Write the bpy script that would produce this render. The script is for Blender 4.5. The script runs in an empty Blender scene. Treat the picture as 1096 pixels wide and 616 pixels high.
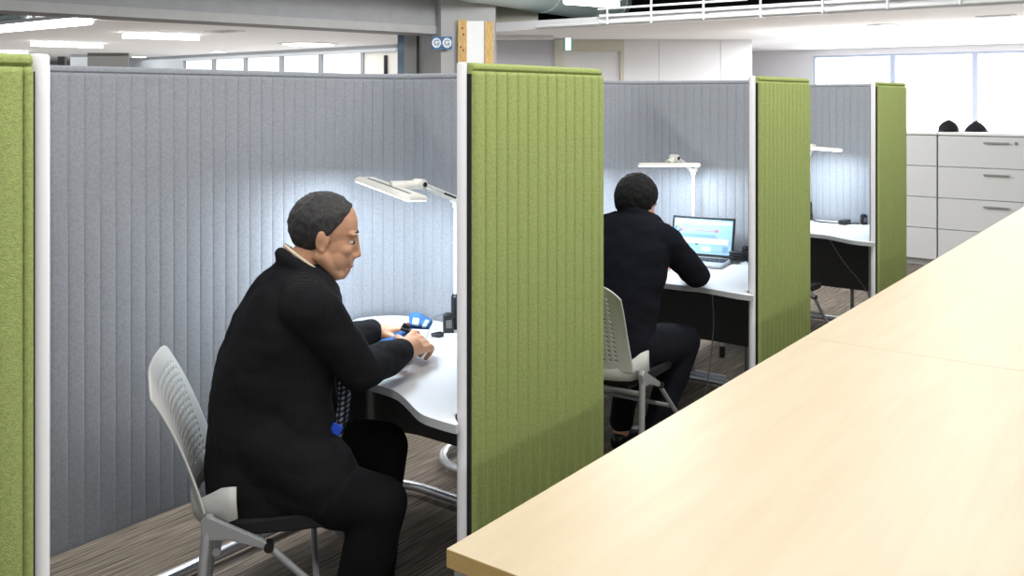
import bpy, bmesh, math, random
from mathutils import Vector, Matrix, noise
random.seed(7)
SC = bpy.context.scene
COL = SC.collection
PI = math.pi
# ------------------------------------------------------------------ frame
# metres, z up, floor z = 0; the camera stands at the origin, 1.6 m up, looking along +Y
CH, FPX, CXP, HZ = 1.6, 1000.0, 548.0, 104.0
A = Vector((0.5980, 0.8015, 0))      # along the row of booths
B = Vector((-0.8015, 0.5980, 0))     # into the booths
P0 = Vector((-0.116, 2.525, 0))      # first post between the booths
YAW = math.atan2(A.y, A.x)

def at(px, py, Y):
    return Vector(((px - CXP) / FPX * Y, Y, CH - (py - HZ) / FPX * Y))
def R(s, b, z=0.0):                  # room coordinates (along the booths, into the booths)
    return P0 + A * s + B * b + Vector((0, 0, z))

# ------------------------------------------------------------------ materials
def lin(h):
    h = h.lstrip('#'); r = []
    for i in (0, 2, 4):
        c = int(h[i:i+2], 16) / 255
        r.append(c / 12.92 if c <= 0.04045 else ((c + 0.055) / 1.055) ** 2.4)
    return (r[0], r[1], r[2], 1)

def mat(name, col, rough=0.5, metal=0.0, var=0.0, scale=30, bump=0.0, bscale=200, emit=None, estr=0, spec=0.5, col2=None, stretch=None):
    m = bpy.data.materials.new(name); m.use_nodes = True
    nt = m.node_tree; N = nt.nodes; L = nt.links
    p = N['Principled BSDF']
    c = lin(col) if isinstance(col, str) else col
    p.inputs['Base Color'].default_value = c
    p.inputs['Roughness'].default_value = rough
    p.inputs['Metallic'].default_value = metal
    p.inputs['Specular IOR Level'].default_value = spec
    if var or bump:
        tc = N.new('ShaderNodeTexCoord')
        src = tc.outputs['Object']
        if stretch:
            mp = N.new('ShaderNodeMapping'); mp.inputs['Scale'].default_value = stretch
            L.new(src, mp.inputs['Vector']); src = mp.outputs['Vector']
    if var:
        n = N.new('ShaderNodeTexNoise'); n.inputs['Scale'].default_value = scale; n.inputs['Detail'].default_value = 4
        L.new(src, n.inputs['Vector'])
        cr = N.new('ShaderNodeValToRGB')
        c2 = lin(col2) if col2 else tuple(min(1, x * (1 + var)) for x in c[:3]) + (1,)
        c1 = tuple(x * (1 - var) for x in c[:3]) + (1,) if not col2 else c
        cr.color_ramp.elements[0].position = 0.3; cr.color_ramp.elements[1].position = 0.7
        cr.color_ramp.elements[0].color = c1; cr.color_ramp.elements[1].color = c2
        L.new(n.outputs['Fac'], cr.inputs['Fac']); L.new(cr.outputs['Color'], p.inputs['Base Color'])
    if bump:
        n2 = N.new('ShaderNodeTexNoise'); n2.inputs['Scale'].default_value = bscale; n2.inputs['Detail'].default_value = 2
        L.new(src, n2.inputs['Vector'])
        b = N.new('ShaderNodeBump'); b.inputs['Strength'].default_value = bump; b.inputs['Distance'].default_value = 0.004
        L.new(n2.outputs['Fac'], b.inputs['Height']); L.new(b.outputs['Normal'], p.inputs['Normal'])
    if emit:
        p.inputs['Emission Color'].default_value = lin(emit); p.inputs['Emission Strength'].default_value = estr
    return m

M = {}
M['green'] = mat('green_felt', '#9eab69', 0.95, var=0.14, scale=140, bump=0.5, bscale=420, spec=0.1)
M['grey'] = mat('grey_felt', '#a1a4a9', 0.95, var=0.10, scale=140, bump=0.4, bscale=420, spec=0.1)
M['black_channel'] = mat('black_channel', '#17171a', 0.6)
M['white_pole'] = mat('white_powder_coat', '#e6e4e6', 0.4)
M['chrome'] = mat('satin_silver', '#c9cbd0', 0.28, metal=0.85)
M['desk_white'] = mat('white_laminate', '#eceded', 0.35)
M['desk_edge'] = mat('pale_grey_edge', '#bdbfc0', 0.5)
M['dark_panel'] = mat('charcoal_panel', '#4b4a4a', 0.85, var=0.06, scale=60)
M['lamp_white'] = mat('lamp_cream_plastic', '#e9e7dd', 0.4)
M['lamp_glow'] = mat('lamp_diffuser', '#ffffff', 0.5, emit='#eaf2ff', estr=5)
M['metal_dark'] = mat('dark_metal', '#2b2c30', 0.4, metal=0.5)
M['steel'] = mat('grey_steel', '#8b8d90', 0.4, metal=0.6)
M['shell'] = mat('light_grey_plastic', '#cfcfca', 0.45)
M['chair_frame'] = mat('grey_painted_steel', '#a9abad', 0.4, metal=0.3)
M['chair_frame_dark'] = mat('dark_grey_steel', '#55575a', 0.4, metal=0.3)
M['black_plastic'] = mat('black_plastic', '#141416', 0.45)
M['black_fabric'] = mat('black_fabric', '#18191c', 0.9, var=0.1, scale=200)
M['wood_edge'] = mat('beech_edge', '#bb9c64', 0.45, var=0.10, scale=12, stretch=(3, 3, 60))
M['cabinet'] = mat('white_steel_cabinet', '#d3d3d3', 0.4)
M['cabinet_top'] = mat('white_cabinet_top', '#efefef', 0.35)
M['handle'] = mat('handle_steel', '#a9a9ac', 0.35, metal=0.6)  # plain grey steel for drawer and door handles
M['skin1'] = mat('skin_tan', '#c99878', 0.55, var=0.06, scale=25, spec=0.35)
M['skin2'] = mat('skin_light', '#d9a98c', 0.55, var=0.06, scale=25, spec=0.35)
M['hair1'] = mat('dark_grey_hair', '#2c2a29', 0.6, var=0.35, scale=60, stretch=(1, 1, .3), bump=0.8, bscale=160)
M['hair2'] = mat('black_hair', '#0c0b0b', 0.7, spec=0.25, var=0.2, scale=60, bump=0.9, bscale=140)
M['trouser'] = mat('black_trouser', '#0f0f11', 0.9, spec=0.2)
M['trouser2'] = mat('navy_trouser', '#12131b', 0.9, spec=0.2)
M['shoe'] = mat('black_leather', '#0c0c0d', 0.3)
M['shirt'] = mat('cream_shirt', '#e4d2b4', 0.8)
M['shirt2'] = mat('white_shirt', '#dfe3ea', 0.8)
M['eye'] = mat('eye_white', '#e8e4de', 0.2)
M['iris'] = mat('dark_iris', '#1c120c', 0.2)
M['lip'] = mat('lip', '#a5665a', 0.5)
M['blue'] = mat('blue_denim', '#215a95', 0.85, var=0.35, scale=45, bump=0.4)
M['blue_pale'] = mat('pale_blue_cloth', '#a9cbe8', 0.85)
M['paper'] = mat('white_paper', '#f2f3f4', 0.7)
M['red'] = mat('red_plastic', '#b03028', 0.5)
M['badge_blue'] = mat('badge_blue', '#2350c8', 0.4)
M['silver_plastic'] = mat('silver_plastic', '#b9bcc2', 0.35, metal=0.4)
M['concrete'] = mat('painted_concrete', '#b4b4b4', 0.9, var=0.05, scale=6)
M['beam'] = mat('painted_beam', '#a2a3a6', 0.85, var=0.05, scale=5)
M['ceiling_white'] = mat('white_ceiling', '#efefef', 0.9)
M['void_shade'] = mat('void_shade_black', '#08080a', 0.95)  # near-black stands in for the unlit ceiling void, shade put into the colour
M['wall_white'] = mat('white_wall', '#e3e3e6', 0.85)
M['wall_lav'] = mat('pale_grey_wall', '#c6c6cd', 0.85)
M['wall_blue'] = mat('pale_blue_grey_band', '#b9c0c6', 0.85)
M['beige'] = mat('beige_paint', '#cfccbe', 0.8)
M['pipe'] = mat('white_pipe', '#f0f4f3', 0.5)
M['duct'] = mat('grey_green_duct', '#b9c8c6', 0.6)
M['pine'] = mat('pine_board', '#d6b072', 0.7, var=0.2, scale=9, stretch=(6, 6, 1.2))
M['knot'] = mat('pine_knot', '#7a4c1e', 0.8)
M['window_glow'] = mat('daylight_pane', '#ffffff', 0.5, emit='#f4f8ff', estr=6)
M['blind_glow'] = mat('lit_blind', '#eeeff2', 0.8, emit='#f2f5fa', estr=0.8)
M['tube_glow'] = mat('lit_tube', '#ffffff', 0.5, emit='#ffffff', estr=14)
M['sign_blue'] = mat('sign_blue', '#3c6f9e', 0.5)
M['sign_white'] = mat('sign_white', '#f4f6f8', 0.5)
M['exit_white'] = mat('lit_sign', '#f4fbff', 0.5, emit='#f3fbff', estr=0.9)
M['exit_teal'] = mat('teal_sign_edge', '#6fc9c4', 0.5)
M['dark_grey'] = mat('dark_grey_box', '#6d6e6c', 0.8)
M['frame_pale'] = mat('pale_window_frame', '#b9c4da', 0.5)
M['frame_grey'] = mat('window_frame_grey', '#8d9398', 0.5)
M['frame_blue'] = mat('blue_steel_post', '#6d8196', 0.5)
M['jamb_cream'] = mat('cream_panel', '#d6d5d0', 0.8)

def fabric_suit(name, col, col2, scale):
    m = bpy.data.materials.new(name); m.use_nodes = True
    nt = m.node_tree; N = nt.nodes; L = nt.links; p = N['Principled BSDF']
    p.inputs['Roughness'].default_value = 0.95; p.inputs['Specular IOR Level'].default_value = 0.15
    tc = N.new('ShaderNodeTexCoord')
    w1 = N.new('ShaderNodeTexWave'); w1.bands_direction = 'Z'; w1.inputs['Scale'].default_value = scale; w1.inputs['Distortion'].default_value = 0.6
    w2 = N.new('ShaderNodeTexWave'); w2.bands_direction = 'X'; w2.inputs['Scale'].default_value = scale; w2.inputs['Distortion'].default_value = 0.6
    L.new(tc.outputs['Object'], w1.inputs['Vector']); L.new(tc.outputs['Object'], w2.inputs['Vector'])
    mm = N.new('ShaderNodeMath'); mm.operation = 'MULTIPLY'
    L.new(w1.outputs['Fac'], mm.inputs[0]); L.new(w2.outputs['Fac'], mm.inputs[1])
    cr = N.new('ShaderNodeValToRGB'); cr.color_ramp.elements[0].color = lin(col); cr.color_ramp.elements[1].color = lin(col2)
    L.new(mm.outputs[0], cr.inputs['Fac']); L.new(cr.outputs['Color'], p.inputs['Base Color'])
    return m
M['suit1'] = fabric_suit('black_check_jacket', '#161617', '#2a292d', 60)
M['suit2'] = fabric_suit('navy_suit', '#14151c', '#1c1e28', 90)
M['tie'] = fabric_suit('patterned_tie', '#15151a', '#9aa0ae', 24)

def wood_mat():
    m = bpy.data.materials.new('beech_worktop'); m.use_nodes = True
    nt = m.node_tree; N = nt.nodes; L = nt.links; p = N['Principled BSDF']
    p.inputs['Roughness'].default_value = 0.42
    tc = N.new('ShaderNodeTexCoord'); mp = N.new('ShaderNodeMapping'); mp.inputs['Scale'].default_value = (1.6, 16, 16)
    L.new(tc.outputs['Object'], mp.inputs['Vector'])
    n = N.new('ShaderNodeTexNoise'); n.inputs['Scale'].default_value = 2.2; n.inputs['Detail'].default_value = 6; n.inputs['Distortion'].default_value = 0.4
    L.new(mp.outputs['Vector'], n.inputs['Vector'])
    cr = N.new('ShaderNodeValToRGB')
    cr.color_ramp.elements[0].position = 0.3; cr.color_ramp.elements[1].position = 0.72
    cr.color_ramp.elements[0].color = lin('#bfad8d'); cr.color_ramp.elements[1].color = lin('#c7b697')
    L.new(n.outputs['Fac'], cr.inputs['Fac']); L.new(cr.outputs['Color'], p.inputs['Base Color'])
    return m
M['wood'] = wood_mat()

def carpet_mat():
    m = bpy.data.materials.new('striped_carpet_tile'); m.use_nodes = True
    nt = m.node_tree; N = nt.nodes; L = nt.links; p = N['Principled BSDF']
    p.inputs['Roughness'].default_value = 1.0; p.inputs['Specular IOR Level'].default_value = 0.05
    tc = N.new('ShaderNodeTexCoord')
    mp = N.new('ShaderNodeMapping'); mp.inputs['Rotation'].default_value = (0, 0, -YAW)
    L.new(tc.outputs['Object'], mp.inputs['Vector'])
    m1 = N.new('ShaderNodeMapping'); m1.inputs['Scale'].default_value = (1.6, 100, 1)
    L.new(mp.outputs['Vector'], m1.inputs['Vector'])
    n = N.new('ShaderNodeTexNoise'); n.inputs['Scale'].default_value = 1.0; n.inputs['Detail'].default_value = 3; n.inputs['Roughness'].default_value = 0.6
    L.new(m1.outputs['Vector'], n.inputs['Vector'])
    m2 = N.new('ShaderNodeMapping'); m2.inputs['Scale'].default_value = (6, 230, 1)
    L.new(mp.outputs['Vector'], m2.inputs['Vector'])
    n2 = N.new('ShaderNodeTexNoise'); n2.inputs['Scale'].default_value = 1.0; n2.inputs['Detail'].default_value = 2
    L.new(m2.outputs['Vector'], n2.inputs['Vector'])
    ad = N.new('ShaderNodeMath'); ad.operation = 'ADD'
    mu = N.new('ShaderNodeMath'); mu.operation = 'MULTIPLY'; mu.inputs[1].default_value = 0.5
    mu2 = N.new('ShaderNodeMath'); mu2.operation = 'MULTIPLY'; mu2.inputs[1].default_value = 0.5
    L.new(n.outputs['Fac'], mu.inputs[0]); L.new(n2.outputs['Fac'], mu2.inputs[0])
    L.new(mu.outputs[0], ad.inputs[0]); L.new(mu2.outputs[0], ad.inputs[1])
    cr = N.new('ShaderNodeValToRGB'); E = cr.color_ramp.elements
    E[0].position = 0.38; E[0].color = lin('#4c4641'); E[1].position = 0.64; E[1].color = lin('#9d9387')
    e = E.new(0.5); e.color = lin('#786f66')
    L.new(ad.outputs[0], cr.inputs['Fac']); L.new(cr.outputs['Color'], p.inputs['Base Color'])
    return m
M['carpet'] = carpet_mat()

# ------------------------------------------------------------------ object helpers
def link(name, me, material=None, parent=None, smooth=False):
    o = bpy.data.objects.new(name, me); COL.objects.link(o)
    if material is not None:
        for x in (material if isinstance(material, (list, tuple)) else [material]):
            me.materials.append(M[x] if isinstance(x, str) else x)
    if parent is not None: o.parent = parent
    if smooth:
        for p in me.polygons: p.use_smooth = True
    return o
def obj(name, bm, material=None, parent=None, smooth=False, bevel=0, auto=False):
    me = bpy.data.meshes.new(name); bm.normal_update(); bm.to_mesh(me); bm.free()
    o = link(name, me, material, parent, smooth)
    if bevel:
        b = o.modifiers.new('bevel', 'BEVEL'); b.width = bevel; b.segments = 2; b.limit_method = 'ANGLE'; b.angle_limit = math.radians(40)
        b.harden_normals = False
    if auto:
        for p in me.polygons: p.use_smooth = True
        for e in me.edges: e.use_edge_sharp = False
        try: me.set_sharp_from_angle(angle=math.radians(40))
        except Exception: pass
    return o
def tag(o, label=None, cat=None, group=None, kind=None):
    if label: o['label'] = label
    if cat: o['category'] = cat
    if group: o['group'] = group
    if kind: o['kind'] = kind
    return o
def thing(name, label, cat, loc=(0, 0, 0), rz=0.0, group=None):
    o = bpy.data.objects.new(name, None); COL.objects.link(o); o.empty_display_size = 0.1
    o.location = loc; o.rotation_euler = (0, 0, rz)
    return tag(o, label, cat, group)
def copy_tree(o, parent=None):
    c = o.copy(); COL.objects.link(c)
    if parent is not None: c.parent = parent
    for ch in [x for x in COL.objects if x.parent == o]: copy_tree(ch, c)
    return c
def struct(name, bm, material, **k):
    o = obj(name, bm, material, **k); o['kind'] = 'structure'; return o

def box(bm, c, size, rot=None, mi=0):
    c = Vector(c); sx, sy, sz = [v / 2 for v in size]
    vs = []
    for x, y, z in ((-1,-1,-1),(1,-1,-1),(1,1,-1),(-1,1,-1),(-1,-1,1),(1,-1,1),(1,1,1),(-1,1,1)):
        v = Vector((x*sx, y*sy, z*sz))
        if rot is not None: v = rot @ v
        vs.append(bm.verts.new(c + v))
    for f in ((0,3,2,1),(4,5,6,7),(0,1,5,4),(1,2,6,5),(2,3,7,6),(3,0,4,7)):
        bm.faces.new([vs[i] for i in f]).material_index = mi
    return bm
ROOM = Matrix.Rotation(YAW, 3, 'Z')
def ring_frame(d, up=Vector((0, 0, 1))):
    d = d.normalized()
    if abs(d.dot(up)) > 0.98: up = Vector((1, 0, 0))
    u = d.cross(up).normalized(); v = u.cross(d).normalized()
    return u, v
def tube(bm, pts, r, n=12, cap=True, closed=False, mi=0):
    pts = [Vector(p) for p in pts]; rings = []
    m = len(pts); u = None
    for i, p in enumerate(pts):
        if closed: d = pts[(i+1) % m] - pts[i-1]
        else: d = pts[min(i+1, m-1)] - pts[max(i-1, 0)]
        d.normalize()
        if u is None: u, v = ring_frame(d)
        else:
            u = (u - d * u.dot(d)).normalized(); v = u.cross(d)
        rr = r[i] if isinstance(r, (list, tuple)) else r
        rings.append([bm.verts.new(p + (u * math.cos(t) + v * math.sin(t)) * rr) for t in [2*PI*k/n for k in range(n)]])
    for i in range(m if closed else m - 1):
        a, b = rings[i], rings[(i+1) % m]
        for k in range(n):
            bm.faces.new((a[k], a[(k+1) % n], b[(k+1) % n], b[k])).material_index = mi
    if cap and not closed:
        bm.faces.new(rings[0][::-1]).material_index = mi; bm.faces.new(rings[-1]).material_index = mi
    return bm
def prism(bm, poly, z0, z1, mi=0, f=None):
    f = f or (lambda x, y, z: Vector((x, y, z)))
    lo = [bm.verts.new(f(x, y, z0)) for x, y in poly]; hi = [bm.verts.new(f(x, y, z1)) for x, y in poly]
    n = len(poly)
    a = bm.faces.new(lo[::-1]); b = bm.faces.new(hi); a.material_index = b.material_index = mi
    for i in range(n):
        bm.faces.new((lo[i], lo[(i+1) % n], hi[(i+1) % n], hi[i])).material_index = mi
    bmesh.ops.recalc_face_normals(bm, faces=bm.faces)
    return bm
def ell(bm, c, r, T=None, n=20, mi=0):
    c = Vector(c); res = bmesh.ops.create_uvsphere(bm, u_segments=n, v_segments=max(8, n*2//3), radius=1)
    for v in res['verts']:
        p = Vector((v.co.x*r[0], v.co.y*r[1], v.co.z*r[2])) + c
        v.co = T @ p if T is not None else p
    return bm
def caps(bm, p0, p1, r0, r1, T=None, n=16, side=None, wide=1.0):
    p0 = Vector(p0); p1 = Vector(p1); d = p1 - p0; ln = d.length; d.normalize()
    if side is not None:
        u = Vector(side); u = (u - d * u.dot(d)).normalized(); v = d.cross(u)
    else: u, v = ring_frame(d)
    prof = []
    for k in range(1, 6): t = PI/2*k/5; prof.append((-math.cos(t)*r0, math.sin(t)*r0))
    for k in range(1, 4): prof.append((ln*k/4, r0 + (r1-r0)*k/4))
    for k in range(0, 5): t = PI/2*k/5; prof.append((ln + math.sin(t)*r1, math.cos(t)*r1))
    f = (lambda p: T @ p) if T is not None else (lambda p: p)
    rings = []
    for s, r in prof:
        rings.append([bm.verts.new(f(p0 + d*s + u*(math.cos(t)*r*wide) + v*(math.sin(t)*r))) for t in [2*PI*k/n for k in range(n)]])
    a = bm.verts.new(f(p0 - d*r0)); b = bm.verts.new(f(p1 + d*r1))
    for k in range(n):
        bm.faces.new((a, rings[0][(k+1) % n], rings[0][k])); bm.faces.new((b, rings[-1][k], rings[-1][(k+1) % n]))
    for i in range(len(rings)-1):
        for k in range(n):
            bm.faces.new((rings[i][k], rings[i][(k+1) % n], rings[i+1][(k+1) % n], rings[i+1][k]))
    return bm
def limb(bm, pts, rs, **k):
    for i in range(len(pts)-1): caps(bm, pts[i], pts[i+1], rs[i], rs[i+1], **k)
    return bm
def loft(bm, rings, n=28, e=2.4):
    """rings: (centre, u half-vector, v half-vector)"""
    rr = []
    for c, u, v in rings:
        c = Vector(c); row = []
        for k in range(n):
            t = 2*PI*k/n; ct, st = math.cos(t), math.sin(t)
            x = math.copysign(abs(ct)**(2/e), ct); y = math.copysign(abs(st)**(2/e), st)
            row.append(bm.verts.new(c + u*x + v*y))
        rr.append(row)
    for i in range(len(rr)-1):
        for k in range(n):
            bm.faces.new((rr[i][k], rr[i][(k+1) % n], rr[i+1][(k+1) % n], rr[i+1][k]))
    bm.faces.new(rr[0][::-1]); bm.faces.new(rr[-1])
    return bm
def voxel(bm, size, it=4, fac=0.5):
    bmesh.ops.recalc_face_normals(bm, faces=bm.faces)
    me = bpy.data.meshes.new('work'); bm.to_mesh(me); bm.free()
    o = bpy.data.objects.new('work', me); COL.objects.link(o)
    m = o.modifiers.new('r', 'REMESH'); m.mode = 'VOXEL'; m.voxel_size = size
    s = o.modifiers.new('s', 'SMOOTH'); s.iterations = it; s.factor = fac
    dg = bpy.context.evaluated_depsgraph_get()
    new = bpy.data.meshes.new_from_object(o.evaluated_get(dg))
    bpy.data.objects.remove(o); bpy.data.meshes.remove(me)
    for p in new.polygons: p.use_smooth = True
    return new
# ------------------------------------------------------------------ plan paths
def roundpath(pts):
    """pts: (x, y, r) -> list of dense Vector2 with corners of radius r"""
    out = []
    P = [Vector((p[0], p[1])) for p in pts]
    for i, p in enumerate(P):
        r = pts[i][2] if len(pts[i]) > 2 else 0
        if r and 0 < i < len(P)-1:
            d0 = (P[i-1]-p).normalized(); d1 = (P[i+1]-p).normalized()
            ang = d0.angle(d1); t = r / math.tan(ang/2)
            a = p + d0*t; b = p + d1*t; c = p + (d0+d1).normalized() * (r/math.sin(ang/2))
            va, vb = a-c, b-c
            th = va.angle_signed(vb)
            for k in range(13):
                out.append(c + Matrix.Rotation(-th*k/12, 2) @ va)
        else: out.append(p)
    return out
def resample(path, ts):
    cum = [0]
    for i in range(1, len(path)): cum.append(cum[-1] + (path[i]-path[i-1]).length)
    res = []; j = 0
    for t in ts:
        while j < len(path)-2 and cum[j+1] < t: j += 1
        L = cum[j+1]-cum[j]; f = 0 if L == 0 else min(1, max(0, (t-cum[j])/L))
        p = path[j].lerp(path[j+1], f); d = (path[j+1]-path[j]).normalized()
        res.append((p, d))
    return res, cum[-1]
def plen(path): return sum((path[i]-path[i-1]).length for i in range(1, len(path)))

RIB = 0.05
def padded_layer(path, t0, t1, side, d0, d1, z0, z1):
    """quilted padding: vertical channels every 5 cm along a plan path; side +1 = outside (right-hand)"""
    bm = bmesh.new()
    ts, bl = [], []
    k = 0
    while t0 + k*RIB < t1 - 1e-4:
        w = min(RIB, t1 - t0 - k*RIB)
        for u, h in ((0, 0), (.06, .55), (.2, .9), (.5, 1), (.8, .9), (.94, .55)):
            ts.append(t0 + k*RIB + u*w); bl.append(h)
        k += 1
    ts.append(t1); bl.append(0)
    sm, _ = resample(path, ts)
    # smooth direction
    dirs = []
    for i in range(len(sm)):
        d = sm[min(i+3, len(sm)-1)][0] - sm[max(i-3, 0)][0]; dirs.append(d.normalized())
    BG = 0.008 if side > 0 else 0.004
    rows = []
    for i, (p, _) in enumerate(sm):
        nrm = Vector((dirs[i].y, -dirs[i].x)) * side
        edge = min(ts[i]-t0, t1-ts[i]); er = min(1, edge/0.012); e0 = d0 + (d1-d0)*(0.35 + 0.65*math.sqrt(max(0, 1-(1-er)**2)))
        b = BG*bl[i]
        prof = [(d0, z0), (e0*0.9+d0*0.1, z0), (e0, z0+.008), (e0+b, z0+.02), (e0+b, (z0+z1)/2), (e0+b, z1-.034), (e0+b*.6, z1-.026), (e0-.002, z1-.021),
                (e0+.003, z1-.016), (e0+.003, z1-.009), (e0-.001, z1-.003), (e0-.008, z1), (d0, z1)]
        rows.append([bm.verts.new((p.x + nrm.x*o, p.y + nrm.y*o, z)) for o, z in prof])
    m = len(rows[0])
    for i in range(len(rows)-1):
        for j in range(m):
            bm.faces.new((rows[i][j], rows[i+1][j], rows[i+1][(j+1) % m], rows[i][(j+1) % m]))
    bm.faces.new(rows[0]); bm.faces.new(rows[-1][::-1])
    bmesh.ops.recalc_face_normals(bm, faces=bm.faces)
    return bm
def wall_strip(path, t0, t1, half, z0, z1, n=120):
    bm = bmesh.new()
    ts = [t0 + (t1-t0)*i/n for i in range(n+1)]
    sm, _ = resample(path, ts); rows = []
    for p, d in sm:
        nr = Vector((d.y, -d.x))
        rows.append([bm.verts.new((p.x+nr.x*o, p.y+nr.y*o, z)) for o, z in ((half, z0), (half, z1), (-half, z1), (-half, z0))])
    for i in range(n):
        for j in range(4): bm.faces.new((rows[i][j], rows[i+1][j], rows[i+1][(j+1) % 4], rows[i][(j+1) % 4]))
    bm.faces.new(rows[0]); bm.faces.new(rows[-1][::-1])
    bmesh.ops.recalc_face_normals(bm, faces=bm.faces)
    return bm

ZB, ZT = 0.26, 1.694
def make_screen(path_pts, label, group, pole_end='start', pr=.0135, legs=(), zt=ZT, loc=None, inner=True):
    t = thing('booth_screen', label, 'screen', loc if loc is not None else P0, YAW, group)
    path = roundpath(path_pts); L = plen(path)
    g = 0.016 + (pr-.0135)
    t0, t1 = (g, L) if pole_end == 'start' else (0, L-g)
    obj('outer_panel', padded_layer(path, t0, t1, 1, .007, .026, ZB, zt), 'green', t, auto=True)['label'] = 'green quilted felt outer padding'
    if inner:
        obj('inner_panel', padded_layer(path, t0, t1, -1, .007, .026, ZB, zt), 'grey', t, auto=True)['label'] = 'grey quilted felt inner padding'
    obj('edge_channel', wall_strip(path, t0 - .004 if pole_end == 'start' else 0, t1 if pole_end == 'start' else t1 + .004, .0195, ZB+.01, zt-.03), 'black_channel', t)
    e = path[0] if pole_end == 'start' else path[-1]
    bm = bmesh.new(); tube(bm, [(e.x, e.y, .02), (e.x, e.y, zt-.004), (e.x, e.y, zt+.001)], [pr, pr, pr*.8], n=20)
    obj('pole', bm, 'white_pole', t, auto=True)['label'] = 'white round end pole'
    # floor tube under the panel
    n = int(L/.03); sm, _ = resample(path, [L*i/n for i in range(n+1)])
    bm = bmesh.new(); tube(bm, [(p.x, p.y, .033) for p, d in sm], .019, n=12)
    obj('base_tube', bm, 'chrome', t, auto=True)
    for x, y in legs:
        bm = bmesh.new(); tube(bm, [(x, y, .03), (x, y, ZB+.03)], .013, n=12)
        obj('leg', bm, 'steel', t, auto=True)
    return t

UPATH = [(0, .025), (.835, .025, .22), (.835, 1.125, .2), (-.953, 1.125, .2), (-.953, .55)]
LEGS = [(.835, .40), (.2, 1.125), (-.953, .75), (.45, .025)]
S2, S3 = 2.015, 3.879
sc1 = make_screen(UPATH, 'curved green and grey booth screen around the man writing in the nearest booth', 'booth screens along the aisle', legs=LEGS)
sc2 = copy_tree(sc1); sc2.location = R(S2, 0); sc2['label'] = 'curved green and grey booth screen around the man at the laptop'
sc3 = copy_tree(sc1); sc3.location = R(S3, 0); sc3['label'] = 'curved green and grey booth screen around the empty booth by the white cabinets'
s1 = -1.146
sc0 = make_screen([(s1-.75, .75), (s1-.75, .025, .2), (s1, .025)], 'green screen end with white pole cut off by the left edge of the photo', 'booth screens along the aisle',
                  pole_end='end', pr=.0175, legs=[(s1-.75, .6), (s1-.3, .025)], zt=1.674)

# ------------------------------------------------------------------ desks
def desk_outline(k):
    front = [(-.055, .0), (-.055, .06), (-.042, .14), (.03*k-.005, .26), (.06*k+.0, .34), (.07*k, .45), (.075*k+.01, .56), (.10+.03*k, .68), (.19, .80), (.30, .90), (.42, .985), (.53, 1.045), (.60, 1.078)]
    back = [(.66, 1.083)]
    for i in range(7):
        a = PI/2*(1-i/6); back.append((.605 + .18*math.cos(a), .903 + .18*math.sin(a)))
    for i in range(6):
        a = -PI/2*i/5; back.append((.585 + .2*math.cos(a), .262 + .2*math.sin(a)))
    back += [(.05, .058), (.0, .056), (-.045, .0)]
    # smooth the front by Catmull-Rom
    f = []
    F = front
    for i in range(len(F)-1):
        p0, p1, p2, p3 = F[max(i-1, 0)], F[i], F[i+1], F[min(i+2, len(F)-1)]
        for q in range(4):
            t = q/4
            f.append(tuple(0.5*((2*p1[c]) + (-p0[c]+p2[c])*t + (2*p0[c]-5*p1[c]+4*p2[c]-p3[c])*t*t + (-p0[c]+3*p1[c]-3*p2[c]+p3[c])*t**3) for c in (0, 1)))
    f.append(F[-1])
    back = back[::-1]
    bp, _ = resample([Vector(p) for p in back], [plen([Vector(p) for p in back])*i/(len(f)-1) for i in range(len(f))])
    return f, [tuple(p) for p, d in bp]
DZ = 0.73
def make_desk(s, k, label):
    t = thing('desk', label, 'desk', R(s, 0), YAW, 'kidney desks in the booths')
    bm = bmesh.new(); fr, bk = desk_outline(k)
    rows = [[[bm.verts.new((x + (X-x)*q/4, y + (Y-y)*q/4, z)) for q in range(5)] for (x, y), (X, Y) in zip(fr, bk)] for z in (DZ-.024, DZ)]
    lo, hi = rows; n = len(fr)
    for i in range(n-1):
        for q in range(4):
            bm.faces.new((hi[i][q], hi[i][q+1], hi[i+1][q+1], hi[i+1][q]))
            bm.faces.new((lo[i][q], lo[i+1][q], lo[i+1][q+1], lo[i][q+1])).material_index = 1
        for q in (0, 4): bm.faces.new((lo[i][q], hi[i][q], hi[i+1][q], lo[i+1][q])).material_index = 1
    for i in (0, n-1):
        for q in range(4): bm.faces.new((lo[i][q], lo[i][q+1], hi[i][q+1], hi[i][q])).material_index = 1
    bmesh.ops.recalc_face_normals(bm, faces=bm.faces)
    obj('desktop', bm, ['desk_white', 'desk_edge'], t)
    pth = roundpath([(.78, .10), (.78, 1.06, .17), (.33, 1.06)])
    obj('modesty_panel', wall_strip(pth, 0, plen(pth), .006, .27, DZ-.024, n=60), 'dark_panel', t)['label'] = 'charcoal modesty panel'
    for x, y in ((.30, .12), (.62, 1.0)):
        bm = bmesh.new(); tube(bm, [(x, y, 0), (x, y, .012), (x, y, .014), (x, y, DZ-.024)], [.03, .03, .018, .018], n=16)
        obj('leg', bm, 'steel', t, auto=True)
    return t
make_desk(0, 1.0, 'white kidney desk under the arms of the man writing')
make_desk(S2, -.55, 'white kidney desk carrying the open laptop')
make_desk(S3, 1.3, 'white kidney desk with nobody at it in the farthest booth')

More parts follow.
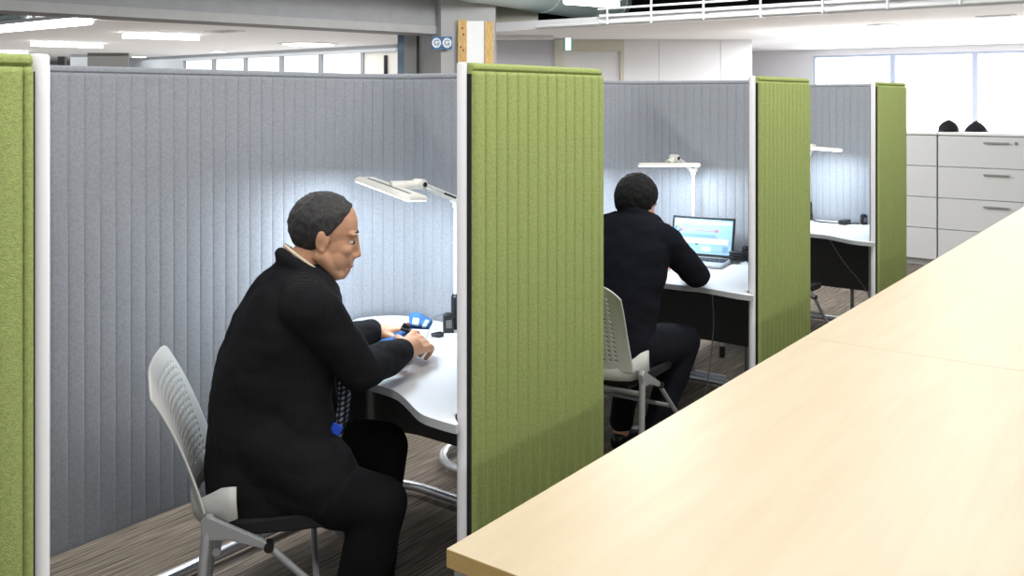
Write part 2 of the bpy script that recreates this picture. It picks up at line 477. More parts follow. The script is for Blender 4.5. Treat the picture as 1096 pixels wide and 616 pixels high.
# ------------------------------------------------------------------ desk lamps
def make_lamp(base, head_l, head_r, joint, label, droop):
    """base on the desk, head from head_l to head_r (world), joint = hinge on the head's back edge"""
    t = thing('desk_lamp', label, 'lamp', (0, 0, 0), 0, 'clamp lamps on the desks')
    bx, by = base.x, base.y
    top = joint['top']
    bm = bmesh.new(); tube(bm, [(bx, by, DZ), (bx, by, DZ+.05), (bx, by, DZ+.052), (bx, by, DZ+.12), (bx, by, DZ+.122), (bx, by, DZ+.13)], [.024, .024, .019, .019, .017, .013], n=18)
    obj('clamp_base', bm, 'metal_dark', t, auto=True)
    bm = bmesh.new(); tube(bm, [(bx, by, DZ+.12), (bx, by, top.z)], .0085, n=16)
    obj('pole', bm, 'lamp_white', t, auto=True)
    j = joint['hinge']
    d = (j - top); u = Vector((-d.y, d.x, 0)).normalized()
    bm = bmesh.new()
    for sgn in (-1, 1): tube(bm, [top + u*.011*sgn + Vector((0, 0, .004*sgn)), j + u*.011*sgn + Vector((0, 0, .004*sgn))], .006, n=10)
    obj('arm', bm, 'lamp_white', t, auto=True)
    bm = bmesh.new(); tube(bm, [top - u*.02, top + u*.02], .015, n=16); tube(bm, [top + Vector((0, 0, -.03)), top + Vector((0, 0, .012))], .014, n=14)
    obj('elbow', bm, 'lamp_white', t, auto=True)
    bm = bmesh.new(); tube(bm, [top + d*.12 + u*.018, top + d*.42 + u*.018], .004, n=8)
    obj('spring', bm, 'metal_dark', t, auto=True)
    bm = bmesh.new(); tube(bm, [j - u*.022, j + u*.022], .019, n=16); tube(bm, [j - u*.026, j - u*.022], .012, n=12); tube(bm, [j + u*.022, j + u*.026], .012, n=12)
    obj('hinge', bm, 'lamp_white', t, auto=True)
    for sg in (-1, 1):
        bm = bmesh.new(); tube(bm, [j + u*.026*sg, j + u*.03*sg], .009, n=12)
        obj('hinge_screw', bm, 'metal_dark', t, auto=True)
    # head slab
    c = (head_l + head_r)/2; ax = (head_r - head_l); ln = ax.length; ax.normalize()
    n = Vector((0, 0, 1)); n = (n - ax*n.dot(ax)).normalized()
    w = n.cross(ax).normalized()          # width direction
    w = (Matrix.Rotation(droop, 3, ax) @ w); n = (Matrix.Rotation(droop, 3, ax) @ n)
    rot = Matrix((ax, w, n)).transposed()
    def slab(lx, wy, z0, z1, taper, bm):
        vs = []
        for z, k in ((z0, 1), (z1, taper)):
            for x, y in ((-1,-1),(1,-1),(1,1),(-1,1)):
                vs.append(bm.verts.new(c + rot @ Vector((x*(lx/2-(1-k)*.03), y*wy/2*k, z))))
        for f in ((0,3,2,1),(4,5,6,7),(0,1,5,4),(1,2,6,5),(2,3,7,6),(3,0,4,7)): bm.faces.new([vs[i] for i in f])
    bm = bmesh.new(); slab(ln, .105, -.006, .010, .72, bm)
    h = obj('lamp_head', bm, 'lamp_white', t, bevel=.004)
    bm = bmesh.new(); box(bm, c + rot @ Vector((0, -.012, .0108)), (ln*.74, .009, .0024), rot)
    obj('groove', bm, 'steel', h)
    bm = bmesh.new(); box(bm, c + rot @ Vector((0, 0, -.0085)), (ln*.93, .085, .005), rot)
    obj('diffuser', bm, 'lamp_glow', h)
    bm = bmesh.new(); tube(bm, [j, c + rot @ Vector((0, .0, .006))], [.014, .021], n=14)
    obj('neck', bm, 'lamp_white', t, auto=True)
    ld = bpy.data.lights.new('lamp_light', 'AREA'); ld.shape = 'RECTANGLE'; ld.size = ln*.9; ld.size_y = .08
    ld.energy = LAMP_W; ld.color = (.74, .87, 1.0)
    lo = bpy.data.objects.new('lamp_light', ld); COL.objects.link(lo); lo.parent = t
    lo.location = c + rot @ Vector((0, 0, -.014)); lo.rotation_euler = rot.to_euler()
    return t
LAMP_W = 7.5
H1 = dict(top=at(488, 213, 3.52), hinge=at(449, 197, 3.36))
make_lamp(at(488, 0, 3.52), at(389, 191, 3.42), at(449, 213, 3.22), H1, 'cream clamp lamp over the desk of the man writing', math.radians(-4))
H2 = dict(top=at(742, 181, 5.13), hinge=at(722, 169, 5.02))
make_lamp(at(742, 0, 5.13), at(682, 176, 4.98), at(749, 176, 4.98), H2, 'cream clamp lamp standing behind the open laptop', math.radians(-4))
p3 = R(S3+.74, .67); d3 = Vector((0, 0, 0))
t3 = Vector((p3.x, p3.y, 1.22)); H3 = dict(top=t3, hinge=t3 + Vector((-.13, -.13, .05)))
hc = t3 + Vector((-.06, -.24, .03))
make_lamp(p3, hc + Vector((-.175, -.03, .02)), hc + Vector((.19, -.03, -.01)), H3, 'cream clamp lamp in the empty farthest booth', math.radians(-4))
# ------------------------------------------------------------------ chairs
def make_chair(loc, heading, label):
    t = thing('chair', label, 'chair', loc, heading, 'nesting chairs in the booths')
    # perforated shell back: grid with real holes
    bm = bmesh.new()
    nu, nv = 17, 19; W, Z0, Z1 = .43, .49, .86
    us = []
    def cells(n):
        c = []
        for i in range(n): c += [i/n, (i+.3)/n, (i+.7)/n]
        return c + [1.0]
    U, V = cells(nu), cells(nv)
    def pos(u, v):
        y = (u-.5)*W; z = Z0 + (Z1-Z0)*v
        yy = abs(y)/(W/2)
        # rounded upper corners and slight waist
        top = Z1 - .05*max(0, yy-.55)**2/.2
        z = Z0 + (top-Z0)*v
        y *= .98 + .05*v - .03*math.sin(PI*v)
        x = -.275 - .095*v**1.15 + .045*yy**2.2*(.55+.45*(1-v)) + .02*v**4*(-1)
        return (x, y, z)
    grid = [[bm.verts.new(pos(u, v)) for u in U] for v in V]
    for j in range(len(V)-1):
        for i in range(len(U)-1):
            ci, cj = i//3, j//3
            hole = (i % 3 == 1) and (j % 3 == 1) and 2 <= ci < nu-2 and 2 <= cj < nv-2
            if not hole: bm.faces.new((grid[j][i], grid[j][i+1], grid[j+1][i+1], grid[j+1][i]))
    bk = obj('backrest', bm, 'shell', t, smooth=True)
    s = bk.modifiers.new('solid', 'SOLIDIFY'); s.thickness = .006; s.offset = 0
    # lower wrap of the shell
    bm = bmesh.new(); rows = []
    N = 26
    for k in range(N+1):
        q = k/N*2-1; a = abs(q)
        if a < .72: y = q/.72*.20; x = -.275 + .055*(a/.72)**3
        else:
            f = (a-.72)/.28; y = math.copysign(.20 + .035*math.sin(f*PI/2), q); x = -.22 + .075*f
        zt = .50 + .09*max(0, (a-.5)/.5)**1.0*(1 - .25*max(0, (a-.85)/.15)); zb = .455 + .03*max(0, (a-.72)/.28)
        rows.append([bm.verts.new((x, y, zb)), bm.verts.new((x-.004, y, (zt+zb)/2)), bm.verts.new((x-.004, y, zt))])
    for k in range(N):
        for j in range(2): bm.faces.new((rows[k][j], rows[k+1][j], rows[k+1][j+1], rows[k][j+1]))
    o = obj('shell_wrap', bm, 'shell', t, smooth=True); s = o.modifiers.new('solid', 'SOLIDIFY'); s.thickness = .008; s.offset = 0
    bm = bmesh.new()
    poly = []
    for k in range(32):
        a = 2*PI*k/32; ct, st = math.cos(a), math.sin(a)
        poly.append((math.copysign(abs(ct)**.45, ct)*.215, math.copysign(abs(st)**.45, st)*.215))
    prism(bm, poly, .425, .455)
    for v in bm.verts:
        if v.co.z > .44: v.co.z += .012*(1-(v.co.x/.215)**2) - .02*max(0, (v.co.x-.12)/.1)
    obj('seat', bm, 'black_fabric', t, bevel=.008, auto=True)['label'] = 'black seat pad'
    bm = bmesh.new(); box(bm, (-.01, 0, .415), (.38, .34, .018))
    obj('seat_pan', bm, 'black_plastic', t, bevel=.004)
    for sg in (1, -1):
        y = .245*sg
        bm = bmesh.new(); tube(bm, [(-.215, y*.93, .50), (-.225, y, .45), (-.262, y*1.05, .06)], [.011, .0125, .011], n=12)
        lg = obj('rear_leg', bm, 'chair_frame', t, auto=True)
        bm = bmesh.new(); tube(bm, [(-.262, y*1.05, .07), (-.262, y*1.05, .03), (-.264, y*1.05, .002)], [.017, .019, .015], n=12)
        obj('foot', bm, 'black_plastic', lg, auto=True)
        bm = bmesh.new()
        prism(bm, [(-.238, .49), (-.222, .505), (-.08, .427), (-.066, .412), (-.076, .402), (-.17, .437), (-.222, .44), (-.236, .45)], y-.009, y+.009, f=lambda a, b, c: Vector((a, c, b)))
        obj('bracket', bm, 'chair_frame', t, bevel=.003)
        bm = bmesh.new(); tube(bm, [(-.065, y-.016, .407), (-.065, y+.016, .407)], .013, n=16)
        obj('pivot', bm, 'black_plastic', t, auto=True)
        bm = bmesh.new(); tube(bm, [(-.07, y, .41), (.27, y*1.05, .075)], .0095, n=12)
        lg = obj('front_leg', bm, 'chair_frame', t, auto=True)
        bm = bmesh.new(); tube(bm, [(.255, y*1.05, .085), (.275, y*1.05, .06), (.285, y*1.05, .028), (.285, y*1.05, .002)], [.015, .018, .02, .017], n=12)
        obj('foot', bm, 'black_plastic', lg, auto=True)
    bm = bmesh.new(); tube(bm, [(-.20, -.235, .40), (-.20, .235, .40)], .011, n=12)
    obj('crossbar', bm, 'chair_frame', t, auto=True)
    bm = bmesh.new(); tube(bm, [(.06, -.25, .285), (.06, .25, .285)], .009, n=12)
    obj('crossbar', bm, 'chair_frame', t, auto=True)
    return t
F1 = Vector((.97, .23, 0)).normalized(); F2 = Vector((.56, .83, 0)).normalized()
make_chair((-.64, 2.74, 0), math.atan2(F1.y, F1.x), 'light grey shell chair under the man writing')
make_chair((.445, 4.07, 0), math.atan2(F2.y, F2.x), 'light grey perforated chair under the man at the laptop')
c3 = R(S3-.20, .53); make_chair((c3.x, c3.y, 0), YAW-.05, 'unoccupied chair with black seat in the farthest booth')

# ------------------------------------------------------------------ people
def head_mat(c, F, pitch, roll=0):
    F = Vector(F).normalized(); z = Vector((0, 0, 1)); Lf = z.cross(F).normalized()
    base = Matrix((F, Lf, z)).transposed()
    r = base @ Matrix.Rotation(pitch, 3, 'Y') @ Matrix.Rotation(roll, 3, 'X')
    return Matrix.Translation(Vector(c)) @ r.to_4x4()
def add_head(bm, T, neck_to):
    e = lambda c, r: ell(bm, c, r, T)
    e((-.012, 0, .035), (.098, .075, .092))
    e((.018, 0, -.015), (.070, .064, .080))
    e((.030, 0, -.055), (.056, .053, .055))
    e((.066, 0, -.098), (.022, .026, .018))
    for s in (1, -1):
        caps(bm, (-.005, .058*s, -.05), (.055, .028*s, -.098), .022, .018, T)
        e((.056, .034*s, -.022), (.026, .026, .024)); e((.036, .042*s, -.052), (.036, .020, .036))
        e((-.012, .075*s, -.006), (.020, .008, .029)); e((-.019, .080*s, .006), (.013, .006, .020)); e((-.008, .077*s, -.030), (.010, .007, .010))
        e((.071, .032*s, .027), (.016, .026, .009))
        e((.095, .011*s, -.039), (.009, .008, .007))
        e((.0735, .031*s, .0125), (.0125, .0155, .006)); e((.0725, .031*s, -.007), (.0115, .0145, .005))
    caps(bm, (.085, 0, .022), (.100, 0, -.030), .007, .011, T)
    e((.104, 0, -.034), (.010, .011, .009))
    e((.076, 0, -.054), (.020, .026, .020)); e((.076, 0, -.084), (.017, .024, .014))
    e((.087, 0, -.066), (.010, .022, .0055)); e((.085, 0, -.077), (.009, .019, .006))
    Ti = T.inverted(); nt = Ti @ Vector(neck_to)
    caps(bm, (-.022, 0, -.045), nt, .052, .058, T, side=(0, 1, 0), wide=.98)
def add_face(T, parent):
    for s in (1, -1):
        bm = bmesh.new(); ell(bm, (.0705, .031*s, .004), (.0115, .0120, .0085), T, n=16)
        e = obj('eye', bm, 'eye', parent, smooth=True)
        bm = bmesh.new(); ell(bm, (.0800, .0315*s, .003), (.0042, .0075, .0078), T, n=14)
        obj('iris', bm, 'iris', e, smooth=True)
        bm = bmesh.new(); limb(bm, [(.0885, .014*s, .032), (.0855, .032*s, .036), (.073, .049*s, .031)], [.002, .003, .0018], T=T, n=8)
        obj('eyebrow', bm, 'hair1', parent, smooth=True)
    bm = bmesh.new(); limb(bm, [(.0875, -.022, -.0715), (.0955, 0, -.0705), (.0875, .022, -.0715)], [.0022, .0035, .0022], T=T, n=8)
    obj('lips', bm, 'lip', parent, smooth=True)
def hair_mesh(T, rad, tuft, nape, hairline, seed, gray=False):
    bm = bmesh.new(); bmesh.ops.create_icosphere(bm, subdivisions=6, radius=1)
    sm = lambda a, b, x: max(0, min(1, (x-a)/(b-a)))**2*(3-2*max(0, min(1, (x-a)/(b-a))))
    for v in bm.verts:
        d = v.co.normalized()
        p = Vector((d.x*rad[0]-.016, d.y*rad[1], d.z*rad[2]+.034))
        # hair region: 1 inside
        front = sm(-.012, .012, (p.z - hairline) - max(0, p.x-.03)*.1 + (.05-p.x)*1.6)      # forehead line
        side = 1.0
        if p.z < .03: side = sm(-.012, .012, -.002 - p.x + max(0, p.z)*1.0)            # in front of the ears
        down = sm(-.010, .010, p.z - nape - max(0, (p.x+.06))*.25)
        k = min(front if p.z >= .03 else min(front, side), down)
        n = noise.noise(Vector((d.x*5+seed, d.y*5, d.z*5)))*.55 + noise.noise(Vector((d.x*15, d.y*15+seed, d.z*4)))*.45 + abs(noise.noise(Vector((d.x*34, d.y*34+seed, d.z*7))))*.35
        q = 1 + tuft*n*k
        p2 = Vector((d.x*rad[0]*q-.016, d.y*rad[1]*q, d.z*rad[2]*q+.034))
        inner = Vector((d.x*.084-.012, d.y*.060, d.z*.078+.03))
        v.co = T @ inner.lerp(p2, k)
    return bm
def add_hand(bm, wrist, dirv, up, thumb, curls=(55, 50, 45, 40), spread=.0, scale=1.0):
    """dirv: wrist to knuckles; up: back of the hand; thumb: +1/-1 side"""
    d = Vector(dirv).normalized(); u = Vector(up); u = (u - d*u.dot(d)).normalized(); s = d.cross(u).normalized()*thumb
    w = Vector(wrist); S = scale
    # palm
    for k in range(4):
        off = (-.030 + .020*k)*S
        caps(bm, w + s*off*.55 + d*.012*S, w + s*off + d*.082*S, .0135*S, .0115*S)
    caps(bm, w - d*.02*S, w + d*.03*S, .024*S, .024*S, side=s, wide=1.2)
    lens = [(.030, .020, .017), (.038, .025, .019), (.042, .028, .020), (.038, .024, .019)]
    for k in range(4):
        off = (-.031 + .0205*k)*S
        p = w + s*off + d*.086*S; ang = 0; cl = math.radians(curls[k])
        dd = (d + s*(k-1.5)*spread)
        for q in range(3):
            ang += cl*(.55, .9, .6)[q]
            dirq = dd.normalized()*math.cos(ang) - u*math.sin(ang)
            nx = p + dirq*lens[k][q]*S
            caps(bm, p, nx, (.0095, .0085, .0078)[q]*S, (.0085, .0078, .0068)[q]*S, n=12); p = nx
    b = w + s*.020*S + d*.018*S - u*.008*S
    t1 = b + (s*.75 + d*.65 - u*.35).normalized()*.042*S
    t2 = t1 + (s*.25 + d*.85 - u*.45).normalized()*.032*S
    t3 = t2 + (d*.85 - s*.15 - u*.5).normalized()*.024*S
    caps(bm, b, t1, .015*S, .0115*S); caps(bm, t1, t2, .0108*S, .0095*S); caps(bm, t2, t3, .0095*S, .0075*S)

def person(J, label):
    """J: dict of joints and rings"""
    F, Lf = J['F'], J['L']
    bm = bmesh.new()
    add_head(bm, J['T'], J['neck'])
    # body under the clothes, one continuous surface
    rg = [(c, Lf*(hw-.03), F*(hd-.035)) for c, hw, hd in J['rings'][1:]]
    loft(bm, rg)
    for k in ('arm_r', 'arm_l'):
        a = J[k]; limb(bm, [a[0], a[1], a[2]], [.045, .036, .027])
        caps(bm, a[0], J['chest'], .05, .06)
    for k in ('leg_r', 'leg_l'):
        a = J[k]; limb(bm, [a[0], a[1], a[2], a[2] + Vector((0, 0, -.05))], [.07, .052, .036, .036])
        caps(bm, a[0], J['rings'][1][0], .07, .08)
    for h in J['hands']: add_hand(bm, **h)
    me = voxel(bm, .0042, it=3)
    body = link('person', me, J['skin']); tag(body, label, 'person')
    add_face(J['T'], body)
    obj('hair', hair_mesh(J['T'], *J['hair']), J['hairmat'], body, smooth=True)
    # jacket
    bm = bmesh.new()
    loft(bm, [(c, Lf*hw, F*hd) for c, hw, hd in J['rings']], n=36)
    for k in ('arm_r', 'arm_l'):
        a = J[k]; e = J['sleeve_end'][k]
        limb(bm, [a[0], a[0].lerp(a[1], .5), a[1], a[1].lerp(e, .6), e], J['sleeve'], n=20)
        for q in J.get('shoulder_fill', {}).get(k, []): caps(bm, a[0], q[0], J['sleeve'][0]*.97, q[1])
    for c in J.get('jacket_extra', []): caps(bm, *c, n=20)
    me = voxel(bm, .006, it=8)
    # soft folds
    nrm = [v.normal.copy() for v in me.vertices]
    for v, nv in zip(me.vertices, nrm):
        p = v.co; n = noise.noise(Vector((p.x*9+J['seed'], p.y*9, p.z*13)))*.009 + noise.noise(Vector((p.x*22, p.y*22+J['seed'], p.z*30)))*.0032
        v.co = p + nv*n
    link('jacket', me, J['suit'], body)
    # trousers
    bm = bmesh.new()
    loft(bm, [(c, Lf*hw*.93, F*hd*.93) for c, hw, hd in J['rings'][:3]])
    for k in ('leg_r', 'leg_l'):
        a = J[k]; limb(bm, [a[0], a[0].lerp(a[1], .55), a[1], a[1].lerp(a[2], .5), a[2]], J['trouser_r'], n=20)
        if k + '_hem' in J: caps(bm, a[2], J[k + '_hem'], J['trouser_r'][-1], J['trouser_r'][-1]*1.02)
    me = voxel(bm, .007, it=8)
    nrm = [v.normal.copy() for v in me.vertices]
    for v, nv in zip(me.vertices, nrm):
        p = v.co; v.co = p + nv*noise.noise(Vector((p.x*11, p.y*11+J['seed'], p.z*9)))*.006
    link('trousers', me, J['trouser'], body)
    for k in ('leg_r', 'leg_l'):
        a = J[k][2]; fd = J['foot_dir']
        bm = bmesh.new()
        h = Vector((a.x, a.y, 0)) - fd*.045
        rs = []
        for x, wd, ht in ((0, .030, .065), (.05, .034, .085), (.10, .034, .075), (.15, .040, .055), (.20, .043, .045), (.245, .038, .036), (.27, .022, .026)):
            c = h + fd*x
            rs.append((c + Vector((0, 0, ht/2+.001)), Vector((-fd.y, fd.x, 0))*wd, Vector((0, 0, ht/2))))
        loft(bm, rs, n=20, e=2.8)
        sh = obj('shoe', bm, 'shoe', body, smooth=True)
    # collar
    bm = bmesh.new(); cc = J['collar']
    for q in range(2):
        pts = []
        for k in range(25):
            a = 2*PI*k/24
            pts.append(cc['c'] + cc['u']*math.cos(a) + cc['v']*math.sin(a) + Vector((0, 0, .008*q)))
        tube(bm, pts[:-1], .005, n=8, closed=True)
    obj('shirt_collar', bm, cc['mat'], body, smooth=True)
    return body

V3 = Vector
# --- man writing in the nearest booth
F = V3((.94, .34, 0)).normalized(); Lf = V3((-.34, .94, 0)).normalized()
hd_c = at(349, 253, 2.76)
J1 = dict(F=F, L=Lf, seed=1.3, skin='skin1', suit='suit1', trouser='trouser', hairmat='hair1',
    T=head_mat(hd_c, (.975, .22, 0), math.radians(13)), neck=V3((-.645, 2.74, 1.07)), chest=V3((-.62, 2.74, 1.0)),
    hair=((.102, .081, .097), .05, -.084, .086, 3.1),
    rings=[(V3((-.70, 2.74, .44)), .215, .185), (V3((-.70, 2.74, .52)), .215, .195), (V3((-.705, 2.74, .62)), .20, .18), (V3((-.70, 2.74, .74)), .195, .18),
           (V3((-.68, 2.74, .86)), .20, .172), (V3((-.650, 2.74, .97)), .205, .155), (V3((-.636, 2.74, 1.04)), .175, .125), (V3((-.633, 2.74, 1.09)), .12, .09), (V3((-.630, 2.74, 1.115)), .078, .070)],
    arm_r=(V3((-.56, 2.575, 1.02)), V3((-.435, 2.68, .815)), V3((-.322, 2.98, .803))),
    arm_l=(V3((-.665, 2.93, 1.02)), V3((-.60, 3.05, .80)), V3((-.452, 3.14, .812))),
    sleeve_end=dict(arm_r=V3((-.352, 2.90, .806)), arm_l=V3((-.475, 3.125, .811))),
    sleeve=[.078, .070, .060, .052, .046],
    shoulder_fill=dict(arm_r=[(V3((-.62, 2.70, 1.04)), .075)], arm_l=[(V3((-.63, 2.78, 1.04)), .075)]),
    jacket_extra=[(V3((-.64, 2.62, .53)), V3((-.49, 2.61, .50)), .10, .088), (V3((-.66, 2.62, .62)), V3((-.54, 2.62, .54)), .12, .11), (V3((-.62, 2.66, .80)), V3((-.60, 2.64, .60)), .105, .105), (V3((-.64, 2.88, .53)), V3((-.52, 2.92, .52)), .10, .085)],
    leg_r=(V3((-.66, 2.63, .53)), V3((-.372, 2.61, .462)), V3((-.455, 2.60, .10))),
    leg_l=(V3((-.69, 2.85, .53)), V3((-.405, 2.94, .50)), V3((-.425, 2.94, .10))),
    leg_r_hem=V3((-.455, 2.60, .06)), leg_l_hem=V3((-.425, 2.94, .06)),
    trouser_r=[.10, .092, .078, .068, .058], foot_dir=F1,
    hands=[dict(wrist=V3((-.330, 2.955, .806)), dirv=(.34, .86, .02), up=(.30, -.62, .72), thumb=-1, curls=(52, 50, 46, 40), scale=1.18),
           dict(wrist=V3((-.458, 3.135, .812)), dirv=(.85, .45, -.02), up=(.15, .25, .9), thumb=-1*-1, curls=(50, 46, 42, 36), scale=1.08)],
    collar=dict(c=V3((-.600, 2.742, 1.110)), u=F*.066 + V3((0, 0, -.052)), v=Lf*.069, mat='shirt'))
def collar_arc(c, f, l, r, tilt, ru, rv):
    P = []
    for k in range(13):
        t = math.radians(55 + 250*k/12)
        P.append(c + f*(ru*math.cos(t)) + l*(rv*math.sin(t)) + V3((0, 0, -tilt*math.cos(t))))
    return [(P[k], P[k+1], r, r) for k in range(12)] + [(p - V3((0, 0, .022)), q - V3((0, 0, .022)), r, r) for p, q in zip(P, P[1:])]
J1['jacket_extra'] += collar_arc(V3((-.602, 2.742, 1.098)), F, Lf, .0155, .050, .078, .080)
p1 = person(J1, 'man in dark checked jacket writing at the nearest white desk')
# tie with a blue badge
bm = bmesh.new()
pts = [at(366, 402, 2.76), at(369, 425, 2.74), at(366, 447, 2.71), at(359, 468, 2.66)]
for k in range(3):
    a, b = pts[k], pts[k+1]; w0, w1 = (.018, .03, .036, .02)[k:k+2]
    caps(bm, a, b, .011, .012, side=(.3, 1, 0), wide=2.6)
obj('necktie', bm, 'tie', p1, smooth=True)['label'] = 'patterned dark necktie'
bm = bmesh.new(); box(bm, at(360, 459, 2.62), (.03, .004, .03), Matrix.Rotation(.5, 3, 'Y'))
obj('badge', bm, 'badge_blue', p1, bevel=.002)['label'] = 'small blue badge'

# --- man at the laptop
F = F2; Lf = V3((-F.y, F.x, 0)); Rt = -Lf
hc2 = at(682, 220, 4.22)
J2 = dict(F=F, L=Lf, seed=5.7, skin='skin2', suit='suit2', trouser='trouser2', hairmat='hair2',
    T=head_mat(hc2, (.66, .75, 0), math.radians(16)), neck=V3((.545, 4.17, 1.06)), chest=V3((.52, 4.15, 1.0)),
    hair=((  .114, .092, .112), .055, -.092, .075, 8.4),
    rings=[(V3((.44, 4.06, .44)), .19, .15), (V3((.44, 4.06, .52)), .19, .155), (V3((.45, 4.07, .62)), .18, .145), (V3((.465, 4.085, .74)), .185, .145),
           (V3((.49, 4.11, .86)), .20, .145), (V3((.515, 4.13, .96)), .205, .13), (V3((.53, 4.15, 1.03)), .175, .105), (V3((.54, 4.16, 1.075)), .115, .08), (V3((.546, 4.166, 1.088)), .074, .066)],
    arm_r=(V3((.655, 4.06, .985)), V3((.835, 4.21, .795)), V3((.865, 4.50, .785))),
    arm_l=(V3((.385, 4.27, .985)), V3((.44, 4.47, .80)), V3((.66, 4.66, .785))),
    sleeve_end=dict(arm_r=V3((.862, 4.46, .786)), arm_l=V3((.635, 4.64, .786))),
    sleeve=[.074, .066, .057, .050, .044],
    shoulder_fill=dict(arm_r=[(V3((.56, 4.13, 1.02)), .072)], arm_l=[(V3((.48, 4.2, 1.02)), .072)]),
    leg_r=(V3((.54, 4.01, .53)), V3((.775, 4.22, .50)), V3((.61, 4.07, .12))),
    leg_l=(V3((.40, 4.15, .53)), V3((.60, 4.46, .50)), V3((.50, 4.28, .12))),
    jacket_extra=[(V3((.50, 4.02, .53)), V3((.60, 4.06, .50)), .10, .085)],
    trouser_r=[.098, .09, .078, .066, .054], foot_dir=F2,
    hands=[dict(wrist=V3((.864, 4.49, .785)), dirv=(.15, .95, -.02), up=(0, 0, 1), thumb=-1, curls=(30, 28, 28, 26)),
           dict(wrist=V3((.65, 4.655, .785)), dirv=(.9, .42, -.02), up=(0, 0, 1), thumb=1, curls=(30, 28, 28, 26))],
    collar=dict(c=V3((.57, 4.195, 1.066)), u=F*.058 + V3((0, 0, -.036)), v=Lf*.062, mat='shirt2'))
J2['jacket_extra'] += collar_arc(V3((.566, 4.187, 1.062)), F, Lf, .0155, .040, .074, .076)
p2 = person(J2, 'black-haired man in navy suit at the laptop, seen from behind')
# ------------------------------------------------------------------ things on the desks
# laptop
hl = V3((.86, 5.085, 0)); hr = V3((1.165, 4.925, 0)); xa = (hr-hl).normalized(); fa = V3((xa.y, -xa.x, 0))   # fa: towards the user
lw = (hr-hl).length; ctr = (hl+hr)/2
lap = thing('laptop', 'open silver laptop with a pale blue web page on its screen', 'laptop', (ctr.x, ctr.y, DZ), math.atan2(xa.y, xa.x))
def lp(x, y, z): return V3((x, y, z))   # local: x right, y away from the user
bm = bmesh.new(); box(bm, (0, -.118, .010), (lw, .235, .016))
obj('keyboard_base', bm, 'silver_plastic', lap, bevel=.004)
kb = bmesh.new()
for r in range(5):
    for c in range(13):
        box(kb, (-lw*.43 + c*lw*.86/12, -.045 - r*.021, .0195), (lw*.86/12*.86, .017, .003))
obj('keys', kb, 'black_plastic', lap)
bm = bmesh.new(); box(bm, (0, -.195, .0185), (.085, .05, .0015))
obj('trackpad', bm, 'steel', lap)
tilt = math.radians(16); rt = Matrix.Rotation(-tilt, 3, 'X'); SH = .215
def sp(x, h, o=0): return V3((0, 0, .016)) + rt @ V3((x, -o, h))
bm = bmesh.new(); box(bm, sp(0, SH/2), (lw, .008, SH), rt)
scr = obj('screen', bm, 'black_plastic', lap, bevel=.003)
m_scr = mat('screen_page', '#8fb4cf', 0.4, emit='#b4cde2', estr=0.38, var=0.12, scale=9, stretch=(1, 1, 3), col2='#6f9dbf')
def emat(n, c, s=.5):
    q = lin(c); return mat(n, tuple(x*.45 for x in q[:3]) + (1,), .5, emit=c, estr=s)
bm = bmesh.new()
def quad(x0, x1, h0, h1, o, mi):
    f = bm.faces.new([bm.verts.new(sp(x, h, o)) for x, h in ((x0, h0), (x1, h0), (x1, h1), (x0, h1))]); f.material_index = mi
W2 = lw/2
quad(-W2+.012, W2-.012, .016, SH-.014, .0045, 0)
quad(-W2+.02, W2-.02, SH-.04, SH-.024, .0050, 1)
quad(-W2+.05, W2-.08, SH-.078, SH-.074, .0052, 2)
quad(-W2+.05, -W2+.062, SH-.084, SH-.066, .0054, 2)
quad(W2-.108, W2-.088, SH-.082, SH-.066, .0054, 2); quad(W2-.095, W2-.089, SH-.118, SH-.108, .0054, 2)
quad(-W2+.02, W2-.1, SH-.115, SH-.095, .0050, 3)
quad(-W2+.03, W2-.03, .07, .1, .0050, 1); quad(-.035, -.02, .062, .068, .0054, 4)
quad(.0, .05, .03, .055, .0050, 1)
quad(W2-.06, W2-.03, .03, .06, .0050, 3)
# ring logo at the left of the page
for r0, r1, mi in ((.0, .011, 3), (.011, .0185, 5)):
    for k in range(20):
        a0, a1 = 2*PI*k/20, 2*PI*(k+1)/20
        P = lambda r, a: bm.verts.new(sp(-W2+.033 + r*math.cos(a), SH-.074 + r*math.sin(a), .0056))
        if r0 == 0: f = bm.faces.new((P(0, 0), P(r1, a0), P(r1, a1)))
        else: f = bm.faces.new((P(r0, a0), P(r1, a0), P(r1, a1), P(r0, a1)))
        f.material_index = mi if (mi == 3 or k > 5) else 6
sc_o = obj('page', bm, [m_scr, emat('page_white', '#e8f2fb', .6), emat('page_pink', '#d98fae', .45), emat('page_blue', '#8fbfe0', .45), emat('page_dark', '#27313c', .1), emat('page_logo_blue', '#3b86b8', .4), emat('page_logo_orange', '#d9a05a', .4)], scr)
bm = bmesh.new(); tube(bm, [(-W2*.7, 0, .016), (W2*.7, 0, .016)], .007, n=12)
obj('hinge', bm, 'black_plastic', lap, auto=True)

def outlet(loc, rz, label):
    t = thing('power_outlet', label, 'outlet', loc, rz, 'black outlet boxes on the desks')
    bm = bmesh.new()
    poly = [(-.019, 0), (.019, 0), (.019, .055)]
    for k in range(1, 8): a = PI*k/8; poly.append((.019*math.cos(a) - .0, .055 + .017*math.sin(a)))
    poly.append((-.019, .055))
    prism(bm, poly, -.016, .016, f=lambda x, y, z: V3((x, z, y)))
    obj('body', bm, 'black_plastic', t, bevel=.003, auto=True)
    bm = bmesh.new(); box(bm, (0, -.0165, .034), (.022, .002, .030))
    obj('socket_plate', bm, 'dark_grey', t, bevel=.001)
    return t
o1 = V3((-.236, 3.46, DZ)); outlet(o1, .2, 'black outlet box beside the pole of the nearest lamp')
o2 = at(799, 279, 4.95); o2.z = DZ + .012; outlet(o2, .2, 'black outlet box on a white riser right of the laptop')
bm = bmesh.new(); box(bm, (o2.x, o2.y, DZ + .006), (.085, .06, .012), ROOM)
